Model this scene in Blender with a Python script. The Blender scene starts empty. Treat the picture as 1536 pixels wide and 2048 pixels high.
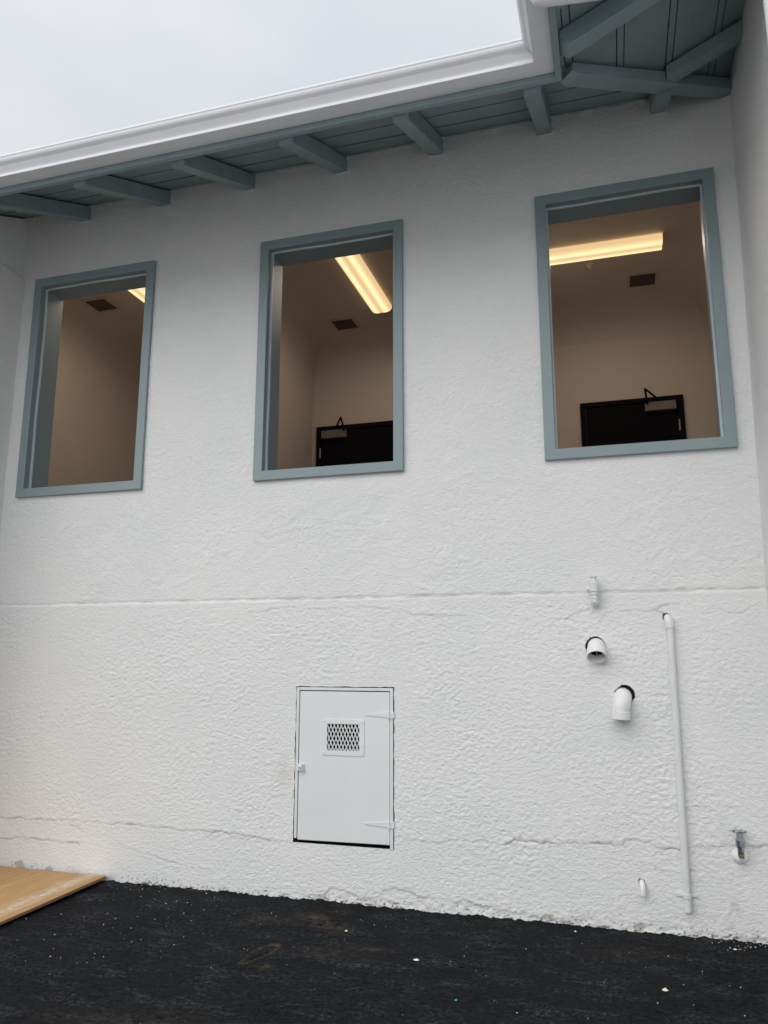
import bpy, bmesh, math, random
import numpy as np
from mathutils import Vector, Matrix

random.seed(7)
RNG = np.random.default_rng(7)
scene = bpy.context.scene
COL = scene.collection

# ------------------------------------------------------------------ camera
YAW, PITCH, ROLL = 0.2888, 0.1890, 0.0006
cam_d = bpy.data.cameras.new("camera")
cam = bpy.data.objects.new("camera", cam_d)
COL.objects.link(cam)
cy_, sy_, cp_, sp_ = math.cos(YAW), math.sin(YAW), math.cos(PITCH), math.sin(PITCH)
fwd = Vector((-sy_ * cp_, cy_ * cp_, sp_))
rgt = Vector((cy_, sy_, 0))
upv = rgt.cross(fwd)
r2 = rgt * math.cos(ROLL) + upv * math.sin(ROLL)
u2 = upv * math.cos(ROLL) - rgt * math.sin(ROLL)
cam.matrix_world = Matrix(((r2.x, u2.x, -fwd.x, 0.0), (r2.y, u2.y, -fwd.y, -4.998),
                           (r2.z, u2.z, -fwd.z, 1.55), (0, 0, 0, 1)))
cam_d.sensor_fit = 'HORIZONTAL'
cam_d.sensor_width = 36.0
cam_d.lens = 36.0 * 1524.6 / 1536.0
cam_d.clip_start = 0.05
cam_d.clip_end = 500.0
scene.camera = cam

# ------------------------------------------------------------------ sky and sun
SUN_EL, SUN_AZ = math.radians(43), math.radians(26)     # azimuth measured from -Y towards -X
world = bpy.data.worlds.new("World")
scene.world = world
world.use_nodes = True
nt = world.node_tree
nt.nodes.clear()
w_out = nt.nodes.new('ShaderNodeOutputWorld')
w_bg = nt.nodes.new('ShaderNodeBackground')
w_bg.inputs['Strength'].default_value = 0.1
w_sky = nt.nodes.new('ShaderNodeTexSky')
w_sky.sky_type = 'NISHITA'
w_sky.sun_disc = False
w_sky.sun_elevation = SUN_EL
w_sky.sun_rotation = math.radians(180) + SUN_AZ
w_sky.dust_density = 3.0
w_tc = nt.nodes.new('ShaderNodeTexCoord')
w_map = nt.nodes.new('ShaderNodeMapping')
w_map.inputs['Scale'].default_value = (1.0, 1.0, 2.2)
w_map.inputs['Location'].default_value = (0.35, 0.1, 0.4)
w_noi = nt.nodes.new('ShaderNodeTexNoise')
w_noi.inputs['Scale'].default_value = 2.6
w_noi.inputs['Detail'].default_value = 5.0
w_noi.inputs['Roughness'].default_value = 0.5
w_rmp = nt.nodes.new('ShaderNodeValToRGB')
w_rmp.color_ramp.elements[0].position = 0.36
w_rmp.color_ramp.elements[0].color = (0.745, 0.785, 0.850, 1)
w_rmp.color_ramp.elements[1].position = 0.66
w_rmp.color_ramp.elements[1].color = (0.865, 0.885, 0.905, 1)
w_mul = nt.nodes.new('ShaderNodeVectorMath')
w_mul.operation = 'SCALE'
w_mul.inputs['Scale'].default_value = 9.6
w_mix = nt.nodes.new('ShaderNodeMix')
w_mix.data_type = 'RGBA'
w_mix.inputs['Factor'].default_value = 0.93           # nearly closed cloud cover over the clear sky
# an overcast sky is about three times as bright overhead as at the horizon
w_sep = nt.nodes.new('ShaderNodeSeparateXYZ')
w_cie = nt.nodes.new('ShaderNodeMapRange')
w_cie.inputs['From Min'].default_value = 0.0
w_cie.inputs['From Max'].default_value = 1.0
w_cie.inputs['To Min'].default_value = 0.62 * 9.6
w_cie.inputs['To Max'].default_value = 1.00 * 9.6
nt.links.new(w_tc.outputs['Generated'], w_sep.inputs['Vector'])
nt.links.new(w_sep.outputs['Z'], w_cie.inputs['Value'])
nt.links.new(w_cie.outputs['Result'], w_mul.inputs['Scale'])
nt.links.new(w_tc.outputs['Generated'], w_map.inputs['Vector'])
nt.links.new(w_map.outputs['Vector'], w_noi.inputs['Vector'])
nt.links.new(w_noi.outputs['Fac'], w_rmp.inputs['Fac'])
nt.links.new(w_rmp.outputs['Color'], w_mul.inputs[0])
nt.links.new(w_sky.outputs['Color'], w_mix.inputs['A'])
nt.links.new(w_mul.outputs['Vector'], w_mix.inputs['B'])
nt.links.new(w_mix.outputs['Result'], w_bg.inputs['Color'])
nt.links.new(w_bg.outputs['Background'], w_out.inputs['Surface'])

sun_d = bpy.data.lights.new("sun", 'SUN')
sun_d.energy = 1.5
sun_d.angle = math.radians(70)
sun_d.color = (1.0, 0.985, 0.96)
sun = bpy.data.objects.new("sun", sun_d)
COL.objects.link(sun)
sdir = Vector((-math.sin(SUN_AZ) * math.cos(SUN_EL), -math.cos(SUN_AZ) * math.cos(SUN_EL), math.sin(SUN_EL)))
sun.rotation_euler = sdir.to_track_quat('Z', 'Y').to_euler()
sun.location = (-6, -10, 14)

scene.view_settings.view_transform = 'Standard'
scene.view_settings.look = 'None'
scene.view_settings.exposure = 0.24
scene.view_settings.gamma = 1.0
scene.view_settings.use_curve_mapping = False
scene.render.engine = 'CYCLES'
scene.cycles.max_bounces = 8
scene.cycles.use_denoising = True

# ------------------------------------------------------------------ materials
def new_mat(name):
    m = bpy.data.materials.new(name)
    m.use_nodes = True
    t = m.node_tree
    b = t.nodes['Principled BSDF']
    return m, t, b

def N(t, kind, **kw):
    n = t.nodes.new(kind)
    for k, v in kw.items():
        if hasattr(n, k):
            setattr(n, k, v)
        else:
            n.inputs[k].default_value = v
    return n

def L(t, a, b):
    t.links.new(a, b)

def painted(name, col, rough=0.5, var=0.06, scale=3.0, bump=0.0, bscale=60.0, metallic=0.0, spec=0.5, dirt=None):
    m, t, b = new_mat(name)
    tc = N(t, 'ShaderNodeTexCoord')
    n1 = N(t, 'ShaderNodeTexNoise')
    n1.inputs['Scale'].default_value = scale
    n1.inputs['Detail'].default_value = 6.0
    L(t, tc.outputs['Object'], n1.inputs['Vector'])
    rmp = N(t, 'ShaderNodeValToRGB')
    rmp.color_ramp.elements[0].position = 0.3
    rmp.color_ramp.elements[1].position = 0.7
    rmp.color_ramp.elements[0].color = tuple(c * (1 - var) for c in col) + (1,)
    rmp.color_ramp.elements[1].color = tuple(min(1, c * (1 + var)) for c in col) + (1,)
    L(t, n1.outputs['Fac'], rmp.inputs['Fac'])
    src = rmp.outputs['Color']
    if dirt:
        dcol, dsc, lo, hi, amt = dirt
        n2 = N(t, 'ShaderNodeTexNoise')
        n2.inputs['Scale'].default_value = dsc
        n2.inputs['Detail'].default_value = 8.0
        n2.inputs['Roughness'].default_value = 0.65
        L(t, tc.outputs['Object'], n2.inputs['Vector'])
        mr = N(t, 'ShaderNodeMapRange')
        mr.inputs['From Min'].default_value = lo
        mr.inputs['From Max'].default_value = hi
        mr.inputs['To Max'].default_value = amt
        L(t, n2.outputs['Fac'], mr.inputs['Value'])
        mx = N(t, 'ShaderNodeMix', data_type='RGBA')
        mx.inputs['B'].default_value = dcol + (1,)
        L(t, mr.outputs['Result'], mx.inputs['Factor'])
        L(t, src, mx.inputs['A'])
        src = mx.outputs['Result']
    L(t, src, b.inputs['Base Color'])
    b.inputs['Metallic'].default_value = metallic
    b.inputs['Specular IOR Level'].default_value = spec
    rr = N(t, 'ShaderNodeMapRange')
    rr.inputs['To Min'].default_value = max(0.02, rough - 0.08)
    rr.inputs['To Max'].default_value = min(1, rough + 0.08)
    L(t, n1.outputs['Fac'], rr.inputs['Value'])
    L(t, rr.outputs['Result'], b.inputs['Roughness'])
    if bump > 0:
        n3 = N(t, 'ShaderNodeTexNoise')
        n3.inputs['Scale'].default_value = bscale
        n3.inputs['Detail'].default_value = 4.0
        L(t, tc.outputs['Object'], n3.inputs['Vector'])
        bp = N(t, 'ShaderNodeBump')
        bp.inputs['Strength'].default_value = bump
        bp.inputs['Distance'].default_value = 0.003
        L(t, n3.outputs['Fac'], bp.inputs['Height'])
        L(t, bp.outputs['Normal'], b.inputs['Normal'])
    return m

def stucco_mat():
    m, t, b = new_mat("stucco")
    at = N(t, 'ShaderNodeAttribute', attribute_name='wear')
    sep = N(t, 'ShaderNodeSeparateColor')
    L(t, at.outputs['Color'], sep.inputs['Color'])
    geo = N(t, 'ShaderNodeNewGeometry')
    n1 = N(t, 'ShaderNodeTexNoise')
    n1.inputs['Scale'].default_value = 1.3
    n1.inputs['Detail'].default_value = 7.0
    n1.inputs['Roughness'].default_value = 0.6
    L(t, geo.outputs['Position'], n1.inputs['Vector'])
    rmp = N(t, 'ShaderNodeValToRGB')
    rmp.color_ramp.elements[0].position = 0.32
    rmp.color_ramp.elements[1].position = 0.68
    rmp.color_ramp.elements[0].color = (0.80, 0.81, 0.812, 1)
    rmp.color_ramp.elements[1].color = (0.85, 0.85, 0.84, 1)
    L(t, n1.outputs['Fac'], rmp.inputs['Fac'])
    src = rmp.outputs['Color']
    for ch, col in (('Red', (0.30, 0.28, 0.26)), ('Green', (0.46, 0.39, 0.33)), ('Blue', (0.022, 0.022, 0.024))):
        mx = N(t, 'ShaderNodeMix', data_type='RGBA')
        mx.inputs['B'].default_value = col + (1,)
        L(t, sep.outputs[ch], mx.inputs['Factor'])
        L(t, src, mx.inputs['A'])
        src = mx.outputs['Result']
    L(t, src, b.inputs['Base Color'])
    b.inputs['Roughness'].default_value = 0.62
    b.inputs['Specular IOR Level'].default_value = 0.3
    mp = N(t, 'ShaderNodeMapping')
    mp.inputs['Scale'].default_value = (0.75, 1.0, 1.25)
    L(t, geo.outputs['Position'], mp.inputs['Vector'])
    n2 = N(t, 'ShaderNodeTexNoise')
    n2.inputs['Scale'].default_value = 62.0
    n2.inputs['Detail'].default_value = 5.0
    n2.inputs['Roughness'].default_value = 0.6
    n2.inputs['Distortion'].default_value = 0.7
    L(t, mp.outputs['Vector'], n2.inputs['Vector'])
    bp = N(t, 'ShaderNodeBump')
    bp.inputs['Strength'].default_value = 0.9
    bp.inputs['Distance'].default_value = 0.009
    L(t, n2.outputs['Fac'], bp.inputs['Height'])
    L(t, bp.outputs['Normal'], b.inputs['Normal'])
    return m

def asphalt_mat():
    m, t, b = new_mat("asphalt")
    at = N(t, 'ShaderNodeAttribute', attribute_name='wear')
    sep = N(t, 'ShaderNodeSeparateColor')
    L(t, at.outputs['Color'], sep.inputs['Color'])
    geo = N(t, 'ShaderNodeNewGeometry')
    n1 = N(t, 'ShaderNodeTexNoise')
    n1.inputs['Scale'].default_value = 120.0
    n1.inputs['Detail'].default_value = 6.0
    n1.inputs['Roughness'].default_value = 0.7
    L(t, geo.outputs['Position'], n1.inputs['Vector'])
    rmp = N(t, 'ShaderNodeValToRGB')
    rmp.color_ramp.elements[0].position = 0.35
    rmp.color_ramp.elements[1].position = 0.75
    rmp.color_ramp.elements[0].color = (0.0045, 0.005, 0.0058, 1)
    rmp.color_ramp.elements[1].color = (0.014, 0.0155, 0.0180, 1)
    L(t, n1.outputs['Fac'], rmp.inputs['Fac'])
    src = rmp.outputs['Color']
    nb = N(t, 'ShaderNodeTexNoise')
    nb.inputs['Scale'].default_value = 42.0
    nb.inputs['Detail'].default_value = 7.0
    nb.inputs['Roughness'].default_value = 0.75
    L(t, geo.outputs['Position'], nb.inputs['Vector'])
    rb_ = N(t, 'ShaderNodeValToRGB')
    rb_.color_ramp.elements[0].position = 0.40
    rb_.color_ramp.elements[0].color = (0.50, 0.51, 0.53, 1)
    rb_.color_ramp.elements[1].position = 0.68
    rb_.color_ramp.elements[1].color = (2.3, 2.3, 2.25, 1)
    L(t, nb.outputs['Fac'], rb_.inputs['Fac'])
    mm = N(t, 'ShaderNodeMix', data_type='RGBA', blend_type='MULTIPLY')
    mm.inputs['Factor'].default_value = 1.0
    L(t, src, mm.inputs['A'])
    L(t, rb_.outputs['Color'], mm.inputs['B'])
    src = mm.outputs['Result']
    # dusty scuffs
    mp = N(t, 'ShaderNodeMapping')
    mp.inputs['Scale'].default_value = (1.4, 3.0, 1.0)
    L(t, geo.outputs['Position'], mp.inputs['Vector'])
    n2 = N(t, 'ShaderNodeTexNoise')
    n2.inputs['Scale'].default_value = 2.4
    n2.inputs['Detail'].default_value = 9.0
    n2.inputs['Roughness'].default_value = 0.72
    L(t, mp.outputs['Vector'], n2.inputs['Vector'])
    mr = N(t, 'ShaderNodeMapRange')
    mr.inputs['From Min'].default_value = 0.49
    mr.inputs['From Max'].default_value = 0.68
    mr.inputs['To Max'].default_value = 1.0
    L(t, n2.outputs['Fac'], mr.inputs['Value'])
    mrf = N(t, 'ShaderNodeMapRange')
    mrf.inputs['From Min'].default_value = 0.47
    mrf.inputs['From Max'].default_value = 0.66
    L(t, nb.outputs['Fac'], mrf.inputs['Value'])
    mpr = N(t, 'ShaderNodeMath', operation='MULTIPLY')
    L(t, mr.outputs['Result'], mpr.inputs[0])
    L(t, mrf.outputs['Result'], mpr.inputs[1])
    mx = N(t, 'ShaderNodeMix', data_type='RGBA')
    mx.inputs['B'].default_value = (0.105, 0.108, 0.110, 1)
    L(t, mpr.outputs[0], mx.inputs['Factor'])
    L(t, src, mx.inputs['A'])
    mx2 = N(t, 'ShaderNodeMix', data_type='RGBA')
    mx2.inputs['B'].default_value = (0.20, 0.145, 0.09, 1)
    L(t, sep.outputs['Green'], mx2.inputs['Factor'])
    L(t, mx.outputs['Result'], mx2.inputs['A'])
    # scattered pale grit in the mix
    vo = N(t, 'ShaderNodeTexVoronoi')
    vo.inputs['Scale'].default_value = 55.0
    L(t, geo.outputs['Position'], vo.inputs['Vector'])
    lt = N(t, 'ShaderNodeMath', operation='LESS_THAN')
    lt.inputs[1].default_value = 0.17
    L(t, vo.outputs['Distance'], lt.inputs[0])
    sc = N(t, 'ShaderNodeSeparateColor')
    L(t, vo.outputs['Color'], sc.inputs['Color'])
    gt = N(t, 'ShaderNodeMath', operation='GREATER_THAN')
    gt.inputs[1].default_value = 0.95
    L(t, sc.outputs['Red'], gt.inputs[0])
    ml = N(t, 'ShaderNodeMath', operation='MULTIPLY')
    L(t, lt.outputs[0], ml.inputs[0])
    L(t, gt.outputs[0], ml.inputs[1])
    ml2 = N(t, 'ShaderNodeMath', operation='MULTIPLY')
    ml2.inputs[1].default_value = 0.6
    L(t, ml.outputs[0], ml2.inputs[0])
    mx3 = N(t, 'ShaderNodeMix', data_type='RGBA')
    mx3.inputs['B'].default_value = (0.16, 0.155, 0.145, 1)
    L(t, ml2.outputs[0], mx3.inputs['Factor'])
    L(t, mx2.outputs['Result'], mx3.inputs['A'])
    L(t, mx3.outputs['Result'], b.inputs['Base Color'])
    b.inputs['Roughness'].default_value = 0.82
    b.inputs['Specular IOR Level'].default_value = 0.10
    bp = N(t, 'ShaderNodeBump')
    bp.inputs['Strength'].default_value = 0.9
    bp.inputs['Distance'].default_value = 0.006
    L(t, n1.outputs['Fac'], bp.inputs['Height'])
    L(t, bp.outputs['Normal'], b.inputs['Normal'])
    return m

def plywood_mat():
    m, t, b = new_mat("plywood")
    tc = N(t, 'ShaderNodeTexCoord')
    mp = N(t, 'ShaderNodeMapping')
    mp.inputs['Scale'].default_value = (14.0, 1.1, 14.0)
    L(t, tc.outputs['Object'], mp.inputs['Vector'])
    n1 = N(t, 'ShaderNodeTexNoise')
    n1.inputs['Scale'].default_value = 1.6
    n1.inputs['Detail'].default_value = 8.0
    n1.inputs['Roughness'].default_value = 0.62
    n1.inputs['Distortion'].default_value = 1.2
    L(t, mp.outputs['Vector'], n1.inputs['Vector'])
    rmp = N(t, 'ShaderNodeValToRGB')
    e = rmp.color_ramp.elements
    e[0].position = 0.22
    e[0].color = (0.31, 0.165, 0.065, 1)
    e[1].position = 0.80
    e[1].color = (0.60, 0.39, 0.18, 1)
    k = e.new(0.46)
    k.color = (0.47, 0.275, 0.105, 1)
    L(t, n1.outputs['Fac'], rmp.inputs['Fac'])
    # chalky paint dust streak along the right edge (object x measured from that edge)
    sx = N(t, 'ShaderNodeSeparateXYZ')
    L(t, tc.outputs['Object'], sx.inputs['Vector'])
    n2 = N(t, 'ShaderNodeTexNoise')
    n2.inputs['Scale'].default_value = 6.0
    n2.inputs['Detail'].default_value = 8.0
    n2.inputs['Roughness'].default_value = 0.7
    L(t, tc.outputs['Object'], n2.inputs['Vector'])
    ad = N(t, 'ShaderNodeMath', operation='MULTIPLY_ADD')
    ad.inputs[1].default_value = 0.16
    ad.inputs[2].default_value = 0.055
    L(t, n2.outputs['Fac'], ad.inputs[0])
    sm = N(t, 'ShaderNodeMath', operation='ADD')
    L(t, sx.outputs['X'], sm.inputs[0])
    L(t, ad.outputs[0], sm.inputs[1])
    ab = N(t, 'ShaderNodeMath', operation='ABSOLUTE')
    L(t, sm.outputs[0], ab.inputs[0])
    mr = N(t, 'ShaderNodeMapRange')
    mr.inputs['From Min'].default_value = 0.0
    mr.inputs['From Max'].default_value = 0.085
    mr.inputs['To Min'].default_value = 1.0
    mr.inputs['To Max'].default_value = 0.0
    L(t, ab.outputs[0], mr.inputs['Value'])
    n3 = N(t, 'ShaderNodeTexNoise')
    n3.inputs['Scale'].default_value = 22.0
    n3.inputs['Detail'].default_value = 6.0
    L(t, tc.outputs['Object'], n3.inputs['Vector'])
    mr2 = N(t, 'ShaderNodeMapRange')
    mr2.inputs['From Min'].default_value = 0.25
    mr2.inputs['From Max'].default_value = 0.85
    L(t, n3.outputs['Fac'], mr2.inputs['Value'])
    mu = N(t, 'ShaderNodeMath', operation='MULTIPLY')
    L(t, mr.outputs['Result'], mu.inputs[0])
    L(t, mr2.outputs['Result'], mu.inputs[1])
    mx = N(t, 'ShaderNodeMix', data_type='RGBA')
    mx.inputs['B'].default_value = (0.74, 0.72, 0.68, 1)
    L(t, mu.outputs[0], mx.inputs['Factor'])
    L(t, rmp.outputs['Color'], mx.inputs['A'])
    # odd dark chips / knots
    vo = N(t, 'ShaderNodeTexVoronoi')
    vo.inputs['Scale'].default_value = 2.3
    mp2 = N(t, 'ShaderNodeMapping')
    mp2.inputs['Scale'].default_value = (3.2, 1.0, 1.0)
    L(t, tc.outputs['Object'], mp2.inputs['Vector'])
    L(t, mp2.outputs['Vector'], vo.inputs['Vector'])
    lt = N(t, 'ShaderNodeMapRange')
    lt.inputs['From Min'].default_value = 0.035
    lt.inputs['From Max'].default_value = 0.06
    lt.inputs['To Min'].default_value = 0.75
    lt.inputs['To Max'].default_value = 0.0
    L(t, vo.outputs['Distance'], lt.inputs['Value'])
    mx2 = N(t, 'ShaderNodeMix', data_type='RGBA')
    mx2.inputs['B'].default_value = (0.16, 0.075, 0.03, 1)
    L(t, lt.outputs['Result'], mx2.inputs['Factor'])
    L(t, mx.outputs['Result'], mx2.inputs['A'])
    L(t, mx2.outputs['Result'], b.inputs['Base Color'])
    b.inputs['Roughness'].default_value = 0.6
    bp = N(t, 'ShaderNodeBump')
    bp.inputs['Strength'].default_value = 0.25
    bp.inputs['Distance'].default_value = 0.002
    L(t, n1.outputs['Fac'], bp.inputs['Height'])
    L(t, bp.outputs['Normal'], b.inputs['Normal'])
    return m

def lens_mat():
    # ribbed acrylic lens over two glowing tubes running along local X
    m, t, b = new_mat("lit_lens")
    tc = N(t, 'ShaderNodeTexCoord')
    sx = N(t, 'ShaderNodeSeparateXYZ')
    L(t, tc.outputs['Object'], sx.inputs['Vector'])
    ab = N(t, 'ShaderNodeMath', operation='ABSOLUTE')
    L(t, sx.outputs['Y'], ab.inputs[0])
    sb = N(t, 'ShaderNodeMath', operation='SUBTRACT')
    sb.inputs[1].default_value = 0.056
    L(t, ab.outputs[0], sb.inputs[0])
    ab2 = N(t, 'ShaderNodeMath', operation='ABSOLUTE')
    L(t, sb.outputs[0], ab2.inputs[0])
    mr = N(t, 'ShaderNodeMapRange', interpolation_type='SMOOTHSTEP')
    mr.inputs['From Min'].default_value = 0.0
    mr.inputs['From Max'].default_value = 0.052
    mr.inputs['To Min'].default_value = 1.0
    mr.inputs['To Max'].default_value = 0.0
    L(t, ab2.outputs[0], mr.inputs['Value'])
    rmp = N(t, 'ShaderNodeValToRGB')
    rmp.color_ramp.elements[0].color = (0.66, 0.45, 0.23, 1)
    rmp.color_ramp.elements[1].color = (1.0, 0.80, 0.42, 1)
    L(t, mr.outputs['Result'], rmp.inputs['Fac'])
    L(t, rmp.outputs['Color'], b.inputs['Emission Color'])
    b.inputs['Emission Strength'].default_value = 1.05
    b.inputs['Base Color'].default_value = (0.25, 0.2, 0.14, 1)
    b.inputs['Roughness'].default_value = 0.4
    return m

TEAL = (0.246, 0.316, 0.330)
M = {
    'stucco': stucco_mat(),
    'asphalt': asphalt_mat(),
    'bounce_concrete': painted("pale_bounce_concrete", (0.44, 0.43, 0.41), 0.85, 0.15, 1.2, 0.4, 30),  # pale colour for the added slab that bounces light
    'plywood': plywood_mat(),
    'ply_edge': painted("plywood_edge", (0.27, 0.165, 0.085), 0.8, 0.2, 20),
    'teal': painted("teal_paint", TEAL, 0.47, 0.05, 2.2, 0.12, 70),
    'teal_wood': painted("teal_painted_timber", tuple(c * 0.98 for c in TEAL), 0.5, 0.09, 3.0, 0.4, 40,
                         dirt=((0.075, 0.105, 0.115), 7.0, 0.58, 0.74, 0.45)),
    'bead': painted("pale_bead", (0.58, 0.66, 0.72), 0.35, 0.05, 6),
    'gutter': painted("white_gutter_metal", (0.80, 0.81, 0.84), 0.33, 0.03, 1.5),
    'roofing': painted("roof_shingle", (0.10, 0.10, 0.10), 0.9, 0.3, 30),
    'hatch': painted("white_door_paint", (0.77, 0.79, 0.795), 0.45, 0.025, 2.5, 0.22, 22,
                     dirt=((0.42, 0.41, 0.40), 9.0, 0.66, 0.78, 0.35)),
    'hatch_frame': painted("white_frame_paint", (0.74, 0.755, 0.77), 0.45, 0.04, 6, 0.3, 40),
    'pvc': painted("white_pipe_plastic", (0.80, 0.81, 0.80), 0.38, 0.02, 4),
    'painted_pipe': painted("white_painted_metal", (0.74, 0.755, 0.755), 0.45, 0.04, 8, 0.25, 60),
    'chrome': painted("zinc_metal", (0.42, 0.43, 0.46), 0.34, 0.15, 30, 0.2, 60, metallic=0.9),
    'brass': painted("dark_brass", (0.20, 0.16, 0.13), 0.5, 0.2, 40, metallic=0.6),
    'shade_fill': painted("painted_shade", (0.015, 0.015, 0.016), 0.9, 0.2, 5),  # near-black colour stands in for shade inside openings
    'cream': painted("cream_room_paint", (0.60, 0.53, 0.465), 0.6, 0.03, 0.9),
    'ceiling': painted("ceiling_paint", (0.57, 0.51, 0.455), 0.65, 0.03, 1.1),
    'room_floor': painted("room_floor_tile", (0.22, 0.20, 0.18), 0.6, 0.1, 3),
    'black_door': painted("black_door_paint", (0.005, 0.005, 0.007), 0.75, 0.1, 3, spec=0.12),
    'bronze': painted("closer_bronze", (0.20, 0.175, 0.15), 0.45, 0.05, 8),
    'steel': painted("satin_steel", (0.45, 0.42, 0.38), 0.35, 0.05, 8, metallic=0.6),
    'housing': painted("fixture_white_metal", (0.70, 0.65, 0.55), 0.4, 0.03, 4),
    'vent': painted("vent_brown_metal", (0.085, 0.06, 0.05), 0.5, 0.15, 12),
    'vent_frame': painted("vent_frame_paint", (0.50, 0.42, 0.35), 0.5, 0.05, 6),
    'lens': lens_mat(),
    'grit': painted("pale_grit", (0.62, 0.60, 0.55), 0.7, 0.3, 60),
    'chip': painted("plaster_chip", (0.74, 0.70, 0.62), 0.7, 0.15, 60),
    'blue': painted("blue_plastic_scrap", (0.04, 0.25, 0.42), 0.4, 0.1, 30),
}

# ------------------------------------------------------------------ mesh helpers
class MB:
    def __init__(s):
        s.v, s.f = [], []

    def add(s, vs, fs):
        o = len(s.v)
        s.v += [tuple(v) for v in vs]
        s.f += [tuple(i + o for i in f) for f in fs]
        return s

    def box(s, x0, x1, y0, y1, z0, z1):
        return s.add([(x0, y0, z0), (x1, y0, z0), (x1, y1, z0), (x0, y1, z0),
                      (x0, y0, z1), (x1, y0, z1), (x1, y1, z1), (x0, y1, z1)],
                     [(0, 3, 2, 1), (4, 5, 6, 7), (0, 1, 5, 4), (1, 2, 6, 5), (2, 3, 7, 6), (3, 0, 4, 7)])

    def loft(s, rings, closed=True, caps=True):
        n = len(rings[0])
        vs = [p for r in rings for p in r]
        fs = []
        for i in range(len(rings) - 1):
            for j in range(n if closed else n - 1):
                k = (j + 1) % n
                fs.append((i * n + j, i * n + k, (i + 1) * n + k, (i + 1) * n + j))
        if caps and closed:
            fs.append(tuple(range(n - 1, -1, -1)))
            fs.append(tuple((len(rings) - 1) * n + j for j in range(n)))
        return s.add(vs, fs)

    def tube(s, path, rads, n=20, caps=True, inner=None):
        path = [Vector(p) for p in path]
        if not hasattr(rads, '__len__'):
            rads = [rads] * len(path)
        rings = []
        ref = None
        for i, p in enumerate(path):
            if i == 0:
                d = path[1] - path[0]
            elif i == len(path) - 1:
                d = path[-1] - path[-2]
            else:
                d = (path[i + 1] - p).normalized() + (p - path[i - 1]).normalized()
            if d.length < 1e-9:
                d = path[min(i + 1, len(path) - 1)] - path[max(i - 1, 0)]
            d.normalize()
            if ref is None:
                ref = Vector((1, 0, 0)) if abs(d.x) < 0.9 else Vector((0, 1, 0))
            a = (ref - d * ref.dot(d)).normalized()
            ref = a
            b = d.cross(a)
            rings.append([p + (a * math.cos(2 * math.pi * j / n) + b * math.sin(2 * math.pi * j / n)) * rads[i] for j in range(n)])
        return s.loft(rings, True, caps)

    def build(s, name, mat, parent=None, origin=None, bevel=0.0, smooth=False, loc=None):
        me = bpy.data.meshes.new(name)
        o = Vector(origin) if origin is not None else Vector((0, 0, 0))
        me.from_pydata([tuple(Vector(v) - o) for v in s.v], [], s.f)
        bm = bmesh.new()
        bm.from_mesh(me)
        bmesh.ops.recalc_face_normals(bm, faces=bm.faces)
        bm.to_mesh(me)
        bm.free()
        me.materials.append(M[mat] if isinstance(mat, str) else mat)
        ob = bpy.data.objects.new(name, me)
        COL.objects.link(ob)
        if parent is not None:
            ob.parent = parent
        if loc is not None:
            ob.location = loc
        if smooth:
            me.polygons.foreach_set('use_smooth', [True] * len(me.polygons))
            me.set_sharp_from_angle(angle=math.radians(38))
        if bevel > 0:
            md = ob.modifiers.new('bevel', 'BEVEL')
            md.width = bevel
            md.segments = 2
            md.limit_method = 'ANGLE'
        return ob


def arc_path(c, a, b, r, t0, t1, n=8):
    # points c + r*(a*cos + b*sin)
    c, a, b = Vector(c), Vector(a), Vector(b)
    return [c + (a * math.cos(t0 + (t1 - t0) * i / n) + b * math.sin(t0 + (t1 - t0) * i / n)) * r for i in range(n + 1)]


def thing(name, label, cat, loc=(0, 0, 0), group=None, rotz=0.0):
    o = bpy.data.objects.new(name, None)
    o.empty_display_size = 0.1
    COL.objects.link(o)
    o.location = loc
    o.rotation_euler = (0, 0, rotz)
    tag(o, label, cat, group)
    return o


def tag(o, label, cat, group=None):
    o['label'] = label
    o['category'] = cat
    if group:
        o['group'] = group
    return o


def share(src, parent, loc=None, name=None):
    c = src.copy()
    COL.objects.link(c)
    c.parent = parent
    if loc is not None:
        c.location = loc
    return c

# ------------------------------------------------------------------ noise
_PERM = RNG.permutation(512).astype(np.int64)
_PERM = np.concatenate([_PERM, _PERM])
_GA = RNG.uniform(0, 2 * np.pi, 512)
_GX, _GY = np.cos(_GA), np.sin(_GA)


def perlin(x, y):
    xi = np.floor(x).astype(np.int64)
    yi = np.floor(y).astype(np.int64)
    xf, yf = x - xi, y - yi
    u = xf * xf * xf * (xf * (xf * 6 - 15) + 10)
    v = yf * yf * yf * (yf * (yf * 6 - 15) + 10)

    def g(ix, iy, fx, fy):
        h = _PERM[(_PERM[ix & 511] + iy) & 511]
        return _GX[h] * fx + _GY[h] * fy
    a = g(xi, yi, xf, yf)
    b = g(xi + 1, yi, xf - 1, yf)
    c = g(xi, yi + 1, xf, yf - 1)
    d = g(xi + 1, yi + 1, xf - 1, yf - 1)
    return (a + u * (b - a) + v * ((c + u * (d - c)) - (a + u * (b - a)))) * 1.4


def fbm(x, y, o=4, r=0.5):
    s, a, f = 0, 1, 1
    for i in range(o):
        s = s + a * perlin(x * f + 17.3 * i, y * f - 9.1 * i)
        a *= r
        f *= 2.03
    return s


def sstep(a, b, x):
    t = np.clip((x - a) / (b - a), 0, 1)
    return t * t * (3 - 2 * t)


def seg_dist(x, z, pts):
    d = np.full(x.shape, 1e9)
    for (ax, az), (bx, bz) in zip(pts[:-1], pts[1:]):
        dx, dz = bx - ax, bz - az
        t = np.clip(((x - ax) * dx + (z - az) * dz) / (dx * dx + dz * dz), 0, 1)
        d = np.minimum(d, np.hypot(x - ax - t * dx, z - az - t * dz))
    return d

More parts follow.
